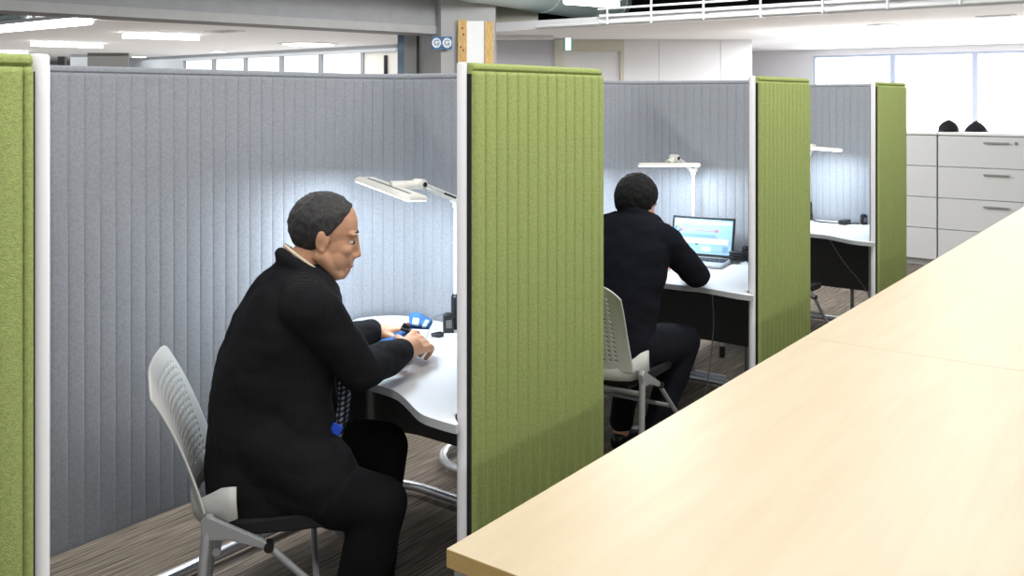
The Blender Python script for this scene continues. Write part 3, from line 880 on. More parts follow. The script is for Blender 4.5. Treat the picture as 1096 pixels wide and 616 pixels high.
tag(obj('riser', bm, 'desk_white', bevel=.003), 'small white riser plate under the outlet box right of the laptop', 'riser')
o3 = R(S3+.73, .29, DZ); outlet(o3, .2, 'black outlet box on the farthest desk')

def cable(pts, r, label, m='black_plastic', group=None):
    P = [V3(p) for p in pts]; Q = []
    for i in range(len(P)-1):
        p0, p1, p2, p3 = P[max(i-1, 0)], P[i], P[i+1], P[min(i+2, len(P)-1)]
        for k in range(8):
            t = k/8; Q.append(0.5*((2*p1) + (p2-p0)*t + (2*p0-5*p1+4*p2-p3)*t*t + (3*p1-p0-3*p2+p3)*t**3))
    Q.append(P[-1])
    bm = bmesh.new(); tube(bm, Q, r, n=8)
    return tag(obj('cable', bm, m, smooth=True), label, 'cable', group)
z = DZ + .004
cable([o1 + V3((-.02, -.005, .07)), o1 + V3((-.05, -.03, .06)), o1 + V3((-.07, -.10, .01)), V3((-.315, 3.30, z)), V3((-.33, 3.27, z))], .0022, 'thin grey cable arching down from the nearest outlet box', 'steel')
cable([R(S3+.735, .645, z), R(S3+.70, .62, z), R(S3+.66, .56, z), R(S3+.66, .45, z), R(S3+.70, .37, z), R(S3+.72, .315, z)], .006, 'black cable snaking across the farthest desk')
cable([R(S2-.0, .30, DZ-.03) + V3((.10, .12, 0)), R(S2+.02, .30, .5) + V3((.10, .12, 0)), R(S2+.03, .32, .2) + V3((.08, .12, 0)), R(S2+.05, .36, .012) + V3((.06, .10, 0)), R(S2+.2, .4, .008)], .003, 'grey cable hanging below the laptop desk to the carpet', 'steel')
cable([R(S3+.15, .34, DZ-.03), R(S3+.2, .26, .55), R(S3+.27, .16, .4), R(S3+.32, .13, .30)], .003, 'grey cable slung below the farthest desk', 'steel')
# coil of black cable right of the laptop
cc = at(791, 273, 4.9); cc.z = DZ + .01
bm = bmesh.new()
pts = []
for k in range(60):
    a = k*.42; rr = .045 + .007*math.sin(k*1.7)
    pts.append((cc.x + rr*math.cos(a), cc.y + rr*.8*math.sin(a), cc.z + .0009*k))
tube(bm, pts, .006, n=8)
tag(obj('cable_coil', bm, 'black_plastic', smooth=True), 'coil of black cable right of the laptop', 'cable')
c3b = R(S3+.66, .40, DZ)
bm = bmesh.new(); box(bm, c3b + V3((0, 0, .016)), (.11, .055, .03), ROOM)
tag(obj('power_adapter', bm, 'black_plastic', bevel=.008), 'black power adapter lying on the farthest desk', 'adapter')

# blue pouch the first man holds
pch = thing('pouch', 'blue denim pouch opened in the hands of the man writing', 'pouch', (0, 0, 0))
def sheet(corners, th, name, m, par, bev=.003):
    bm = bmesh.new(); c = [V3(x) for x in corners]
    n = (c[1]-c[0]).cross(c[-1]-c[0]).normalized()
    lo = [bm.verts.new(x) for x in c]; hi = [bm.verts.new(x + n*th) for x in c]; k = len(c)
    bm.faces.new(lo[::-1]); bm.faces.new(hi)
    for i in range(k): bm.faces.new((lo[i], lo[(i+1) % k], hi[(i+1) % k], hi[i]))
    bmesh.ops.recalc_face_normals(bm, faces=bm.faces)
    return obj(name, bm, m, par, bevel=bev)
sheet([at(401, 372, 3.08), at(432, 371, 3.02), at(443, 357, 3.10), at(428, 353, 3.18)], .012, 'lower_flap', 'blue', pch)
sheet([at(399, 374, 3.07), at(428, 376, 3.00), at(433, 370, 3.02), at(404, 369, 3.08)], .004, 'lining', 'paper', pch, .001)['label'] = 'white lining edge'
up = sheet([at(438, 352, 3.12), at(459, 353, 3.10), at(463, 346, 3.16), at(448, 338, 3.22), at(438, 339, 3.22)], .016, 'upper_pocket', 'blue', pch)
sheet([at(441, 348, 3.085), at(448, 349, 3.08), at(449, 342, 3.13), at(442, 341, 3.13)], .006, 'patch', 'blue_pale', up, .001)['label'] = 'pale blue patch'
sheet([at(452, 350.5, 3.075), at(456, 350.5, 3.07), at(460, 344.5, 3.115), at(456, 343, 3.12)], .006, 'stripe', 'blue_pale', up, .001)
bm = bmesh.new(); box(bm, at(434, 350, 3.10), (.026, .012, .022), Matrix.Rotation(.6, 3, 'Y')); box(bm, at(434, 353, 3.09), (.034, .014, .010), Matrix.Rotation(.3, 3, 'Y'))
obj('clasp', bm, 'black_plastic', pch, bevel=.003)
bm = bmesh.new(); box(bm, at(437, 346, 3.11), (.012, .006, .005), Matrix.Rotation(.4, 3, 'Y'))
obj('zip_pull', bm, 'red', pch, bevel=.001)
# black ring on the desk
rc = V3((-.272, 3.40, DZ + .008))
bm = bmesh.new(); tube(bm, [rc + V3((.019*math.cos(2*PI*k/24), .019*math.sin(2*PI*k/24), .002*math.sin(4*PI*k/24))) for k in range(24)], .0055, n=10, closed=True)
tag(obj('hair_tie', bm, 'black_plastic', smooth=True), 'black ring lying on the nearest desk before the outlet box', 'ring')

# ------------------------------------------------------------------ counter in the foreground
CT, K0 = 1.10, V3((-.0735, 1.0355, 0))
rot = ROOM
lens = [1.14, 1.0, 1.0, 1.0, 1.0]; s = 0
names = ['beech-topped counter unit nearest the camera', 'second beech-topped counter unit from the camera', 'third beech-topped counter unit from the camera, at the right edge', 'fourth beech-topped counter unit from the camera', 'farthest beech-topped counter unit']
for i, L in enumerate(lens):
    c = K0 + A*(s + L/2) - B*.45
    t = thing('counter', names[i], 'counter', (c.x, c.y, 0), YAW, 'counter units along the aisle')
    bm = bmesh.new(); box(bm, (0, 0, CT-.0105), (L-.0012, .90, .021))
    for f in bm.faces:
        f.material_index = 0 if f.normal.z > .5 else 1
    bm.normal_update()
    for f in bm.faces: f.material_index = 0 if abs(f.normal.z) > .5 else 1
    obj('worktop', bm, ['wood', 'wood_edge'], t, bevel=.0012)
    bm = bmesh.new(); box(bm, (0, 0, .55), (L-.004, .87, CT-.021-.0-.0599)); 
    b = obj('carcass', bm, 'cabinet', t, bevel=.002)
    bm = bmesh.new(); box(bm, (0, 0, .0155), (L-.03, .83, .031)); obj('plinth', bm, 'dark_panel', t)
    bm = bmesh.new(); box(bm, (0, 0, 1.0745), (L-.01, .885, .010)); obj('top_rail', bm, 'chrome', t, bevel=.001)
    for sg in (1, -1):
        for q in (-1, 1):
            bm = bmesh.new(); box(bm, (q*L/4, sg*.438, .55), (L/2-.012, .012, .97))
            d = obj('door', bm, 'cabinet', t, bevel=.002)
            bm = bmesh.new(); box(bm, (q*.05, sg*.449, .75), (.012, .010, .12)); obj('door_handle', bm, 'handle', d, bevel=.002)
    s += L

# ------------------------------------------------------------------ white filing cabinets
CF = 9.48 - (P0.x*A.x + P0.y*A.y)          # room s of the cabinet fronts
def RV(v): return v - (P0.x*B.x + P0.y*B.y)
CHT = 1.272
def file_cabinet(b0, b1, label, lock):
    w = b1-b0
    t = thing('filing_cabinet', label, 'cabinet', R(CF, (b0+b1)/2), YAW, 'white filing cabinets by the window')
    bm = bmesh.new(); box(bm, (.225, 0, .06+(CHT-.085)/2), (.45, w-.004, CHT-.085)); obj('carcass', bm, 'cabinet', t, bevel=.002)
    bm = bmesh.new(); box(bm, (.245, 0, .03), (.40, w-.02, .06)); obj('plinth', bm, 'cabinet', t)
    bm = bmesh.new(); box(bm, (.215, 0, CHT-.0125), (.49, w, .025)); obj('top_panel', bm, 'cabinet_top', t, bevel=.002)
    n = 4; h = (CHT-.03-.065)/n
    for k in range(n):
        zc = .065 + h*(k+.5)
        bm = bmesh.new(); box(bm, (-.009, 0, zc), (.018, w-.008, h-.007)); d = obj('drawer', bm, 'cabinet', t, bevel=.0025)
        bm = bmesh.new(); box(bm, (-.030, 0, zc + h*.30), (.012, .21, .016)); box(bm, (-.022, .095, zc + h*.30), (.012, .012, .012)); box(bm, (-.022, -.095, zc + h*.30), (.012, .012, .012))
        obj('handle', bm, 'handle', d, bevel=.002)
        if lock and k == n-1:
            bm = bmesh.new(); tube(bm, [(-.018, -.16, zc + h*.30), (-.026, -.16, zc + h*.30)], .014, n=16); obj('lock', bm, 'steel', d, auto=True)
    return t
bR = RV(2.055)
file_cabinet(bR-1.0, bR-.003, 'white four-drawer filing cabinet with the two black caps on it', True)
file_cabinet(bR+.003, bR+1.0, 'white filing cabinet half hidden behind the last green screen', False)
file_cabinet(bR-2.0, bR-1.006, 'white filing cabinet at the right end of the row', False)
for i, (px, lab) in enumerate(((1015.5, 'left one of two black domed caps on the white cabinet'), (1045, 'right one of two black domed caps on the white cabinet'))):
    Y = 8.9
    c = at(px, 0, Y); c.z = CHT
    cap = thing('cap', lab, 'cap', c, 0, 'black caps on the filing cabinet')
    bm = bmesh.new(); rings = []
    prof = [(.0, .092), (.03, .094), (.06, .082), (.085, .060), (.10, .036), (.112, .014)] if i == 0 else [(.0, .105), (.03, .094), (.06, .070), (.08, .046), (.092, .026), (.1, .01)]
    rs = [[bm.verts.new((r*1.0*math.cos(2*PI*k/20)*(1+.05*math.sin(3*2*PI*k/20)), r*.8*math.sin(2*PI*k/20), zz)) for k in range(20)] for zz, r in prof]
    for a, b in zip(rs, rs[1:]):
        for k in range(20): bm.faces.new((a[k], a[(k+1) % 20], b[(k+1) % 20], b[k]))
    bm.faces.new(rs[0][::-1]); bm.faces.new(rs[-1])
    obj('crown', bm, 'black_fabric', cap, smooth=True)
    bm = bmesh.new(); ell(bm, (0, 0, prof[-1][0]), (.010, .010, .005), n=12); obj('button', bm, 'black_fabric', cap, smooth=True)
    bm = bmesh.new(); tube(bm, [(prof[0][1]*1.02*math.cos(2*PI*k/24)*1.0, prof[0][1]*.82*math.sin(2*PI*k/24), .006) for k in range(24)], .006, n=8, closed=True); obj('brim', bm, 'black_plastic', cap, smooth=True)
# ------------------------------------------------------------------ room shell
bm = bmesh.new(); box(bm, (4, 12, -.05), (70, 70, .1)); struct('floor', bm, 'carpet')
CL = 2.5
def slab(name, s0, s1, b0, b1, z0, z1, m):
    bm = bmesh.new(); c = R((s0+s1)/2, (b0+b1)/2, (z0+z1)/2); box(bm, c, (s1-s0, b1-b0, z1-z0), ROOM)
    return struct(name, bm, m)
s_of = lambda u: u - (P0.x*A.x + P0.y*A.y)
sE = s_of(10.08)       # near edge of the low ceiling at the right
sW = s_of(17.6)        # window wall
bS = RV(9.3)
slab('ceiling_right', sE, sW+.2, RV(-9), bS, CL, CL+.10, 'ceiling_white')
slab('ceiling_left', s_of(5.75), s_of(14.0), bS, RV(34), CL, CL+.10, 'ceiling_white')
slab('trim_1', sE-.03, sE, RV(-9), bS-.5, CL-.01, CL+.11, 'wall_white')
slab('trim_2', s_of(5.72), s_of(5.75), bS, RV(34), CL-.01, CL+.16, 'wall_white')
slab('ceiling_void', s_of(8.6), s_of(34), RV(-16), RV(36), 3.9, 4.0, 'void_shade')
slab('wall_void', s_of(19), s_of(19.2), RV(-12), RV(12), 2.6, 3.9, 'void_shade')  # dark sheet standing in for unlit depth above the low ceiling
slab('wall_void_far', s_of(14.0), s_of(14.2), RV(8.9), RV(34), 2.6, 3.9, 'void_shade')  # dark sheet standing in for the unlit void at the left
# window wall, right
slab('wall_window', sW, sW+.15, RV(-9), RV(9), 0, .95, 'wall_white')
slab('wall_window_upper', sW, sW+.15, RV(-9), RV(9), CL-.12, CL, 'wall_white')
n = 0
for i, (a, b) in enumerate(((-2.25, -.86), (-.86, .5), (.5, 1.87), (1.87, 3.226), (3.226, 4.577), (4.577, 6.02))):
    n += 1
    bm = bmesh.new(); box(bm, R(sW+.08, RV((a+b)/2), (.95+CL-.12)/2), (.02, b-a-.08, CL-.12-.95), ROOM)
    w = struct('window_%d' % n, bm, 'window_glow')
    bm = bmesh.new()
    for bb in (a+.02, b-.02): box(bm, R(sW+.05, RV(bb), (.95+CL-.12)/2), (.07, .05, CL-.12-.95), ROOM)
    box(bm, R(sW+.05, RV((a+b)/2), .97), (.08, b-a, .04), ROOM); box(bm, R(sW+.05, RV((a+b)/2), CL-.14), (.08, b-a, .04), ROOM)
    obj('window_frame', bm, 'frame_pale', w)
slab('wall_window_left', sW, sW+.15, RV(6.02), RV(10), .95, CL-.12, 'wall_white')
slab('wall_window_right', sW, sW+.15, RV(-9), RV(-2.25), .95, CL-.12, 'wall_white')
# white partition with a door, behind the booths
YP = 14.6
def cw(px0, px1, z0, z1, Y, th, m, name, kind=True):
    x0, x1 = (px0-CXP)/FPX*Y, (px1-CXP)/FPX*Y
    bm = bmesh.new(); box(bm, ((x0+x1)/2, Y+th/2, (z0+z1)/2), (x1-x0, th, z1-z0))
    return struct(name, bm, m) if kind else bm
cw(526, 593.5, 0, CL-.02, YP-.2, .12, 'wall_lav', 'wall_partition')
cw(593.5, 602.5, 0, CL-.02, YP-.25, .2, 'beige', 'trim_3')
cw(602.5, 668, 2.32, CL, YP, .12, 'beige', 'trim_4')
cw(664, 668, 0, 2.32, YP-.02, .12, 'beige', 'trim_5')
cw(668, 705, 0, CL, YP, .12, 'wall_white', 'wall_back')
cw(705.4, 771, 0, CL, YP+.005, .12, 'wall_white', 'wall_back_panel')
cw(771.4, 805, 0, CL, YP, .12, 'wall_white', 'wall_back_end')
dr = cw(602.5, 664, 0, 2.32, YP+.03, .06, 'wall_white', 'door_1')
bm = bmesh.new(); tube(bm, [((611-CXP)/FPX*YP, YP-.01, 1.0), ((611-CXP)/FPX*YP, YP-.03, 1.0), ((617-CXP)/FPX*YP, YP-.03, 1.0)], .012, n=10); obj('door_handle', bm, 'steel', dr)
# side return of the partition
bm = bmesh.new(); x0 = (800-CXP)/FPX*YP; box(bm, (x0, YP+1.25, CL/2), (.12, 2.2, CL)); struct('wall_return', bm, 'wall_white')

# exit sign
ex = at(608, 45.5, 14.2)
sg = thing('exit_sign', 'small lit white sign box with teal edges above the white door', 'sign', (ex.x, ex.y, ex.z))
bm = bmesh.new(); box(bm, (0, 0, 0), (.085, .07, .235)); obj('face', bm, 'exit_white', sg, bevel=.003)
for s_ in (-1, 1):
    bm = bmesh.new(); box(bm, (s_*.054, 0, 0), (.018, .075, .24)); obj('edge_strip', bm, 'exit_teal', sg, bevel=.002)
bm = bmesh.new(); tube(bm, [(0, 0, .11), (0, 0, CL-ex.z)], .012, n=8); obj('hanger', bm, 'wall_white', sg)

# concrete column with boards
YC = 12.0
def cxx(px, Y=YC): return (px-CXP)/FPX*Y
bm = bmesh.new()
prism(bm, [(cxx(472), YC), (cxx(530), YC+.05), (cxx(530), YC+.75), (cxx(444, YC+1.0), YC+1.0)], 0, 3.9)
struct('column', bm, 'concrete')
# stepped grey post left of it
bm = bmesh.new(); prism(bm, [(cxx(432.5, 12.8), 12.8), (cxx(446, 12.8), 12.8), (cxx(446, 13.1), 13.1), (cxx(432.5, 13.1), 13.1)], 0, CL); struct('column_post', bm, 'concrete')
bm = bmesh.new(); prism(bm, [(cxx(425.5, 12.6), 12.6), (cxx(432.6, 12.6), 12.6), (cxx(432.6, 12.7), 12.7), (cxx(425.5, 12.7), 12.7)], 0, CL-.05); struct('trim_6', bm, 'frame_blue')
# beam along the booths
def beam(p, q, h, w, m, name):
    d = (q-p); d.z = 0; nrm = V3((-d.y, d.x, 0)).normalized()
    bm = bmesh.new()
    vs = [bm.verts.new(v) for v in (p, q, q+nrm*w, p+nrm*w)]; vt = [bm.verts.new(v.co + V3((0, 0, h))) for v in vs]
    bm.faces.new(vs[::-1]); bm.faces.new(vt)
    for k in range(4): bm.faces.new((vs[k], vs[(k+1) % 4], vt[(k+1) % 4], vt[k]))
    bmesh.ops.recalc_face_normals(bm, faces=bm.faces)
    return struct(name, bm, m)
pB = at(0, 11, 9.4); qB = at(470, 36.5, 12.7); dB = (qB-pB)
zb = 2.42
pB.z = qB.z = 0
pB = V3(((0-CXP)/FPX*8.82, 8.82, zb)); qB = V3(((469-CXP)/FPX*12.15, 12.15, zb))
dB = qB-pB
beam(pB - dB*.35, qB, 1.48, .45, 'beam', 'beam')
beam(pB - dB*.35 + V3((.02, -.03, 0)), qB + V3((0, -.03, 0)), .10, .03, 'concrete', 'beam_lip')
# soffit beam right of the column
bm = bmesh.new(); x0, x1 = cxx(518, 13.2), cxx(576, 13.2); box(bm, ((x0+x1)/2, 13.4, 2.72), (x1-x0, .4, .42)); struct('beam_soffit', bm, 'beige')
bm = bmesh.new(); x0, x1 = cxx(518, 13.6), cxx(592, 13.6); box(bm, ((x0+x1)/2, 13.7, 2.50), (x1-x0, .3, .09)); struct('trim_7', bm, 'wall_white')
# board assembly on the column
nb = thing('notice_board', 'white board framed by two pine planks on the concrete column', 'board', (cxx(509), YC-.03, 0))
bm = bmesh.new(); box(bm, (0, 0, 1.55), (cxx(518.5)-cxx(499.5), .03, 2.05)); obj('panel', bm, 'sign_white', nb)
for px0, px1, ztop, dy in ((490.5, 499.8, 2.585, -.02), (519, 528, 2.565, -.02)):
    bm = bmesh.new(); x0, x1 = cxx(px0)-cxx(509), cxx(px1)-cxx(509); box(bm, ((x0+x1)/2, dy, ztop/2), (x1-x0, .04, ztop-.0))
    pl = obj('plank', bm, 'pine', nb, bevel=.003); pl['label'] = 'knotty pine plank'
    if px0 < 500:
        for kz, kx in ((2.48, .02), (2.24, .0), (2.20, .03), (2.40, .035)):
            bm = bmesh.new(); ell(bm, ((x0+x1)/2 - .02 + kx, dy-.021, kz), (.012, .002, .016), n=10); obj('knot', bm, 'knot', pl)
# two round G signs
def text_mesh(s, size, th):
    cu = bpy.data.curves.new('txt', 'FONT'); cu.body = s; cu.size = size; cu.extrude = th; cu.align_x = 'CENTER'; cu.align_y = 'CENTER'
    o = bpy.data.objects.new('txt', cu); COL.objects.link(o)
    me = bpy.data.meshes.new_from_object(o.evaluated_get(bpy.context.evaluated_depsgraph_get()))
    bpy.data.objects.remove(o); return me
for i, (px, lab) in enumerate(((467.2, 'blue square sign with a white G, left one of the pair on the column'), (478.4, 'blue square sign with a white G, right one of the pair on the column'))):
    Y = YC-.12; c = at(px, 46, Y)
    g = thing('letter_sign', lab, 'sign', c, 0 if i else .0, 'blue G signs on the column')
    bm = bmesh.new(); box(bm, (0, 0, 0), (.132, .012, .160)); obj('plate', bm, 'sign_blue', g, bevel=.003)
    bm = bmesh.new(); tube(bm, [(.050*math.cos(2*PI*k/32), -.008, .056*math.sin(2*PI*k/32)) for k in range(32)], .009, n=8, closed=True); obj('ring', bm, 'sign_white', g, smooth=True)
    bm = bmesh.new()
    prism(bm, [(.056*math.cos(2*PI*k/32), .062*math.sin(2*PI*k/32)) for k in range(32)], .0062, .0085, f=lambda x, y, z: V3((x, -z, y))); obj('disc', bm, 'sign_white', g)
    me = text_mesh('G', .098, .003); o = link('letter', me, 'sign_blue', g); o.location = (0, -.0135, 0); o.rotation_euler = (PI/2, 0, 0)
    bm = bmesh.new(); tube(bm, [(0, 0, 0), (0, .16 if i else .25, 0)], .01, n=8); obj('fixing', bm, 'steel', g)

# round duct
duct = thing('duct', 'thick grey-green round air duct under the ceiling', 'duct', (0, 0, 0))
d0, d1 = at(474, -3, 11.0), at(650, 24, 14.2)
d0.z += .34; d1.z += .34
ax = (d1-d0).normalized()
bm = bmesh.new(); tube(bm, [d0 - ax*5, d1 - ax*.25, d1], [.34, .34, .33], n=36); obj('pipe', bm, 'duct', duct, auto=True)
for k in (.15, .55, .85):
    bm = bmesh.new(); c = d0.lerp(d1, k); tube(bm, [c - ax*.03, c + ax*.03], .348, n=36); obj('seam_band', bm, 'duct', duct, auto=True)
bm = bmesh.new(); tube(bm, [d1, d1 + ax*.14 + V3((0, .06, .02)), d1 + ax*.22 + V3((0, .22, .06)), d1 + ax*.24 + V3((0, .6, .1))], [.33, .32, .30, .30], n=30); obj('elbow', bm, 'duct', duct, auto=True)
for k in (.2, .8):
    bm = bmesh.new(); c = d0.lerp(d1, k); tube(bm, [c + V3((0, 0, .3)), V3((c.x, c.y, 3.9))], .012, n=8); obj('hanger', bm, 'steel', duct)

# pipe rack along the edge of the open ceiling
def on_plane_s(px, py, s):       # point on the plane s = const through a pixel
    t = (px-CXP)/FPX; Y = (s + P0.x*A.x + P0.y*A.y) / (A.x*t + A.y); return at(px, py, Y)
sp_ = sE - .12
rk = thing('pipe_rack', 'white pipe rails on hangers under the dark open ceiling', 'pipe rack', (0, 0, 0))
for (x0, y0, x1, y1, r) in ((640, 9.5, 800, -.5, .014), (642, 15.8, 1000, -3, .020), (642, 23.8, 1096, -1.5, .022), (575, 28.5, 640, 24.5, .018)):
    p, q = on_plane_s(x0, y0, sp_), on_plane_s(x1, y1, sp_)
    p.z = q.z = (p.z + q.z)/2 if abs(p.z-q.z) < .08 else p.z
    bm = bmesh.new(); tube(bm, [p, q], r, n=10); obj('pipe', bm, 'pipe', rk, auto=True)
for px, yb in ((650, 26), (697, 24.5), (753, 21), (814, 18.5), (880.5, 14), (950, 9.5), (1028, 5)):
    p = on_plane_s(px, yb, sp_ - .02); bm = bmesh.new(); tube(bm, [p, V3((p.x, p.y, 3.9))], .014, n=8); obj('hanger', bm, 'pipe', rk, auto=True)

# linear lamp by the duct
def tube_light(p, q, r, lab, m='tube_glow', up=None, w=.05):
    t = thing('ceiling_light', lab, 'ceiling light', (0, 0, 0), 0, 'linear ceiling lights')
    bm = bmesh.new(); tube(bm, [p, q], r, n=14); obj('tube', bm, m, t, auto=True)
    d = (q-p).normalized(); rot = Matrix((d, V3((-d.y, d.x, 0)).normalized(), V3((0, 0, 1)))).transposed()
    bm = bmesh.new(); c = (p+q)/2 + V3((0, 0, r + .012)); box(bm, c, ((q-p).length, w, .03), rot); obj('housing', bm, 'wall_white', t, bevel=.004)
    if up:
        for k in (.15, .85):
            x = p.lerp(q, k); bm = bmesh.new(); tube(bm, [x + V3((0, 0, r+.02)), V3((x.x, x.y, up))], .006, n=6); obj('hanger', bm, 'steel', t)
    return t
tube_light(at(606, .5, 8.2), at(660, 4.5, 8.8), .035, 'hanging linear light beside the round duct', up=3.9, w=.12)
def lay(x, y):  # on the low ceiling
    Y = (CL - .05 - CH) / (HZ - y) * FPX; p = at(x, y, Y); return p
for a, b, lab in (((33, 47.3), (110, 49.5), 'linear ceiling light above the left green screen end'), ((131, 38.5), (213, 41), 'linear ceiling light nearest the grey beam'), ((-30, 57), (29, 56.8), 'linear ceiling light at the left edge')):
    tube_light(lay(*a), lay(*b), .03, lab)
def downlight(x, y, rx, lab, z=CL):
    Y = (z - CH) / (HZ - y) * FPX; p = at(x, y, Y)
    t = thing('downlight', lab, 'ceiling light', p, 0, 'round ceiling downlights')
    bm = bmesh.new(); tube(bm, [(0, 0, .0), (0, 0, -.02)], [rx*1.2, rx*1.15], n=24); obj('trim_ring', bm, 'wall_white', t, auto=True)
    bm = bmesh.new(); tube(bm, [(0, 0, -.02), (0, 0, -.026)], [rx, rx*.96], n=24); obj('lens', bm, 'tube_glow', t, auto=True)
downlight(149, 60, .14, 'round downlight above the grey wall box')
downlight(234, 54.5, .13, 'round downlight left of the white blinds')
downlight(330, 46.5, .42, 'large round ceiling light above the white blinds')
downlight(945, 26.5, .16, 'round downlight above the last green screen')
downlight(990, 36.5, .16, 'round downlight above the white filing cabinets')
def vent(x, y, sx, sy, lab):
    Y = (CL - CH) / (HZ - y) * FPX; p = at(x, y, Y)
    t = thing('ceiling_vent', lab, 'vent', p, YAW, 'ceiling vents')
    bm = bmesh.new(); box(bm, (0, 0, -.006), (sx, sy, .012)); obj('frame', bm, 'wall_white', t, bevel=.002)
    bm = bmesh.new(); box(bm, (0, 0, -.0135), (sx*.7, sy*.7, .003)); obj('opening', bm, 'metal_dark', t)
vent(937, 34.5, .18, .22, 'small ceiling vent beside the bright downlights')
vent(1066, 16.5, .12, .40, 'long ceiling vent at the upper right')
vent(1086, 27.5, .14, .30, 'ceiling vent at the right edge')
vent(240, 33, .3, .5, 'ceiling vent near the beam')
vent(912, 45, .2, .3, 'ceiling vent nearest the windows')

# far left glazed wall
sG = None
ga, gb = at(60, 0, 24.0), at(400, 0, 16.3); ga.z = gb.z = 0
gd = (gb-ga).normalized(); gl = (gb-ga).length; gn = V3((-gd.y, gd.x, 0))
grot = Matrix((gd, gn, V3((0, 0, 1)))).transposed()
def gpt(px):   # distance along the glazed wall at a pixel column
    t = (px-CXP)/FPX; return (ga.x - t*ga.y) / (t*gd.y - gd.x)
def gbox(d0, d1, z0, z1, off, th, m, name, parent=None):
    bm = bmesh.new(); c = ga + gd*((d0+d1)/2) + gn*(off + th/2) + V3((0, 0, (z0+z1)/2)); box(bm, c, (d1-d0, th, z1-z0), grot)
    if parent is None: return struct(name, bm, m)
    return obj(name, bm, m, parent)
gbox(gpt(-120), gpt(196), 0, 2.5, 0, .1, 'wall_blue', 'wall_left')
gbox(gpt(196), gpt(425), 2.385, 2.5, -.04, .14, 'wall_blue', 'wall_left_upper')
gbox(gpt(196), gpt(388), 0, 1.0, 0, .1, 'wall_blue', 'wall_left_lower')
cols = [197, 229, 263, 301.5, 343.5, 388.5]
for i in range(5):
    a, b = gpt(cols[i]), gpt(cols[i+1])
    w = gbox(a+.03, b-.03, 1.0, 2.385, .03, .02, 'blind_glow', 'window_%d' % (i+7))
    gbox(b-.04, b+.04, 1.0, 2.385, -.03, .08, 'frame_grey', 'window_frame', w)
gbox(gpt(388.5), gpt(425.5), 0, 2.385, 0, .08, 'jamb_cream', 'door_2')
bm = bmesh.new(); c = ga + gd*gpt(414) - gn*.03; tube(bm, [c + V3((0, 0, 1.2)), c + V3((0, 0, 2.32))], .03, n=10); obj('door_handle', bm, 'metal_dark', bpy.data.objects['door_2'])
# grey box and speaker above the nearest screen
bm = bmesh.new(); x0, x1 = cxx(93.5, 19), cxx(137, 19); box(bm, ((x0+x1)/2, 19.03, 1.38), (x1-x0, .06, 2.42)); struct('column_grey', bm, 'dark_grey')
bm = bmesh.new(); x0, x1 = cxx(74, 19.5), cxx(93, 19.5); box(bm, ((x0+x1)/2, 19.6, 1.25), (x1-x0, .1, 2.48)); struct('wall_blue_strip', bm, 'wall_blue')
bm = bmesh.new(); x0, x1 = cxx(62.5, 17), cxx(70.5, 17)
sk = thing('wall_display', 'small black box standing behind the left end of the grey screen', 'display', ((x0+x1)/2, 17, 0))
box(bm, (0, 0, 2.24), (x1-x0, .08, .20)); obj('box', bm, 'black_plastic', sk, bevel=.005)
bm = bmesh.new(); tube(bm, [(0, 0, 0), (0, 0, .02), (0, 0, .025), (0, 0, 2.16)], [.2, .2, .02, .02], n=14); obj('stand', bm, 'steel', sk, auto=True)
# dark slot above the left ceiling edge
pr = thing('pipe_rack', 'dark and white pipes above the left ceiling edge', 'pipe rack', (0, 0, 0))
def on_s(px, py, s): return on_plane_s(px, py, s)
sL = s_of(5.55)
for (x0, y0, x1, y1, r, m) in ((0, 25.2, 62, 17.6, .022, 'pipe'), (0, 20, 25, 16.5, .04, 'duct')):
    p, q = on_s(x0, y0, sL), on_s(x1, y1, sL); p.z = q.z = (p.z+q.z)/2
    dd = (p-q); bm = bmesh.new(); tube(bm, [p + dd*2, q], r, n=10); o = obj('pipe', bm, m, pr, auto=True)
p, q = on_s(0, 32.5, sL), on_s(96, 20.5, sL); p.z = q.z = (p.z+q.z)/2
tube_light(p + (p-q)*.6, q, .045, 'long bright linear light along the left ceiling edge', w=.1)
slab('ceiling_void_left', s_of(4.6), s_of(14.0), bS+.8, RV(34), 3.15, 3.2, 'void_shade')  # added dark sheet so the slot above the left ceiling looks unlit
p = on_s(36, 22, sL); bm = bmesh.new(); tube(bm, [p, V3((p.x, p.y, 3.9))], .02, n=8); obj('hanger', bm, 'pipe', pr)

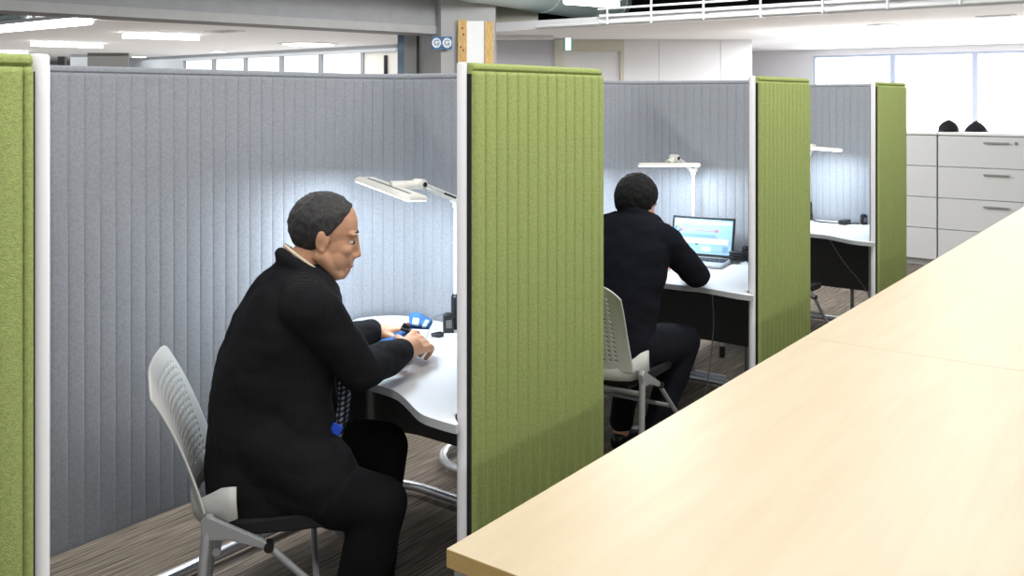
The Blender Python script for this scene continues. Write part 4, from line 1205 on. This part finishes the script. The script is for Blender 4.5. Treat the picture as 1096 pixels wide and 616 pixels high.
# ------------------------------------------------------------------ light
def area(name, c, sx, sy, w, rot, col=(1, 1, 1)):
    l = bpy.data.lights.new(name, 'AREA'); l.shape = 'RECTANGLE'; l.size = sx; l.size_y = sy; l.energy = w; l.color = col
    o = bpy.data.objects.new(name, l); COL.objects.link(o); o.location = c; o.rotation_euler = rot; return o
area('strip_light_counter', R(.5, -3.7, 2.6), 9, .14, 100, (0, 0, YAW), (1, .97, .92))
area('strip_fill_aisle', R(1.2, -.55, 3.1), 8, .2, 130, (0, 0, YAW), (1, .98, .95))  # unseen strip added for top-down light over the aisle
area('strip_fill_back', R(1.2, 2.6, 3.1), 8, .2, 130, (0, 0, YAW), (1, .98, .95))  # unseen strip added for overhead light behind the booths
area('right_zone_fill', R(sE+3, RV(2), CL-.03), 5, 7, 600, (0, 0, YAW), (.96, .98, 1))  # unseen panel added to overexpose the far right walls
area('left_zone_light', R(s_of(9.5), RV(15), CL-.06), 5, 9, 220, (0, 0, YAW), (1, .98, .96))
area('left_ceiling_fill', R(s_of(9.5), RV(15), .5), 6, 12, 130, (PI, 0, YAW), (1, .98, .96))  # unseen upward panel added to brighten the left ceiling
area('right_ceiling_fill', R(sE+3.8, RV(2), 1.95), 4, 6, 110, (PI, 0, YAW), (.97, .98, 1))  # unseen upward panel added to whiten the right ceiling
pl_ = bpy.data.lights.new('duct_fill_light', 'POINT'); pl_.energy = 260; pl_.shadow_soft_size = .25  # point light added near the hanging lamp to brighten duct and pipes
po_ = bpy.data.objects.new('duct_fill_light', pl_); COL.objects.link(po_); po_.location = at(690, -42, 9.0)
pl2 = bpy.data.lights.new('soffit_fill_light', 'POINT'); pl2.energy = 160; pl2.shadow_soft_size = .25  # extra point light without a fixture, added to brighten soffit and duct
po2 = bpy.data.objects.new('soffit_fill_light', pl2); COL.objects.link(po2); po2.location = at(560, -90, 8.0)
w = bpy.data.worlds.new('room_ambient'); SC.world = w; w.use_nodes = True
bg = w.node_tree.nodes['Background']; bg.inputs[0].default_value = (.92, .95, 1, 1); bg.inputs[1].default_value = .62

# ------------------------------------------------------------------ camera and view
cd = bpy.data.cameras.new('camera'); cam = bpy.data.objects.new('camera', cd); COL.objects.link(cam)
cam.location = (0, 0, CH); cam.rotation_euler = (PI/2, 0, 0)
cd.sensor_width = 36; cd.sensor_fit = 'HORIZONTAL'; cd.lens = 36*FPX/1096; cd.shift_y = -(308-HZ)/1096
cd.clip_start = .05; cd.clip_end = 200
SC.camera = cam
SC.view_settings.view_transform = 'Standard'; SC.view_settings.look = 'None'; SC.view_settings.gamma = 1; SC.view_settings.use_curve_mapping = False
SC.view_settings.exposure = -0.15
SC.cycles.use_denoising = True
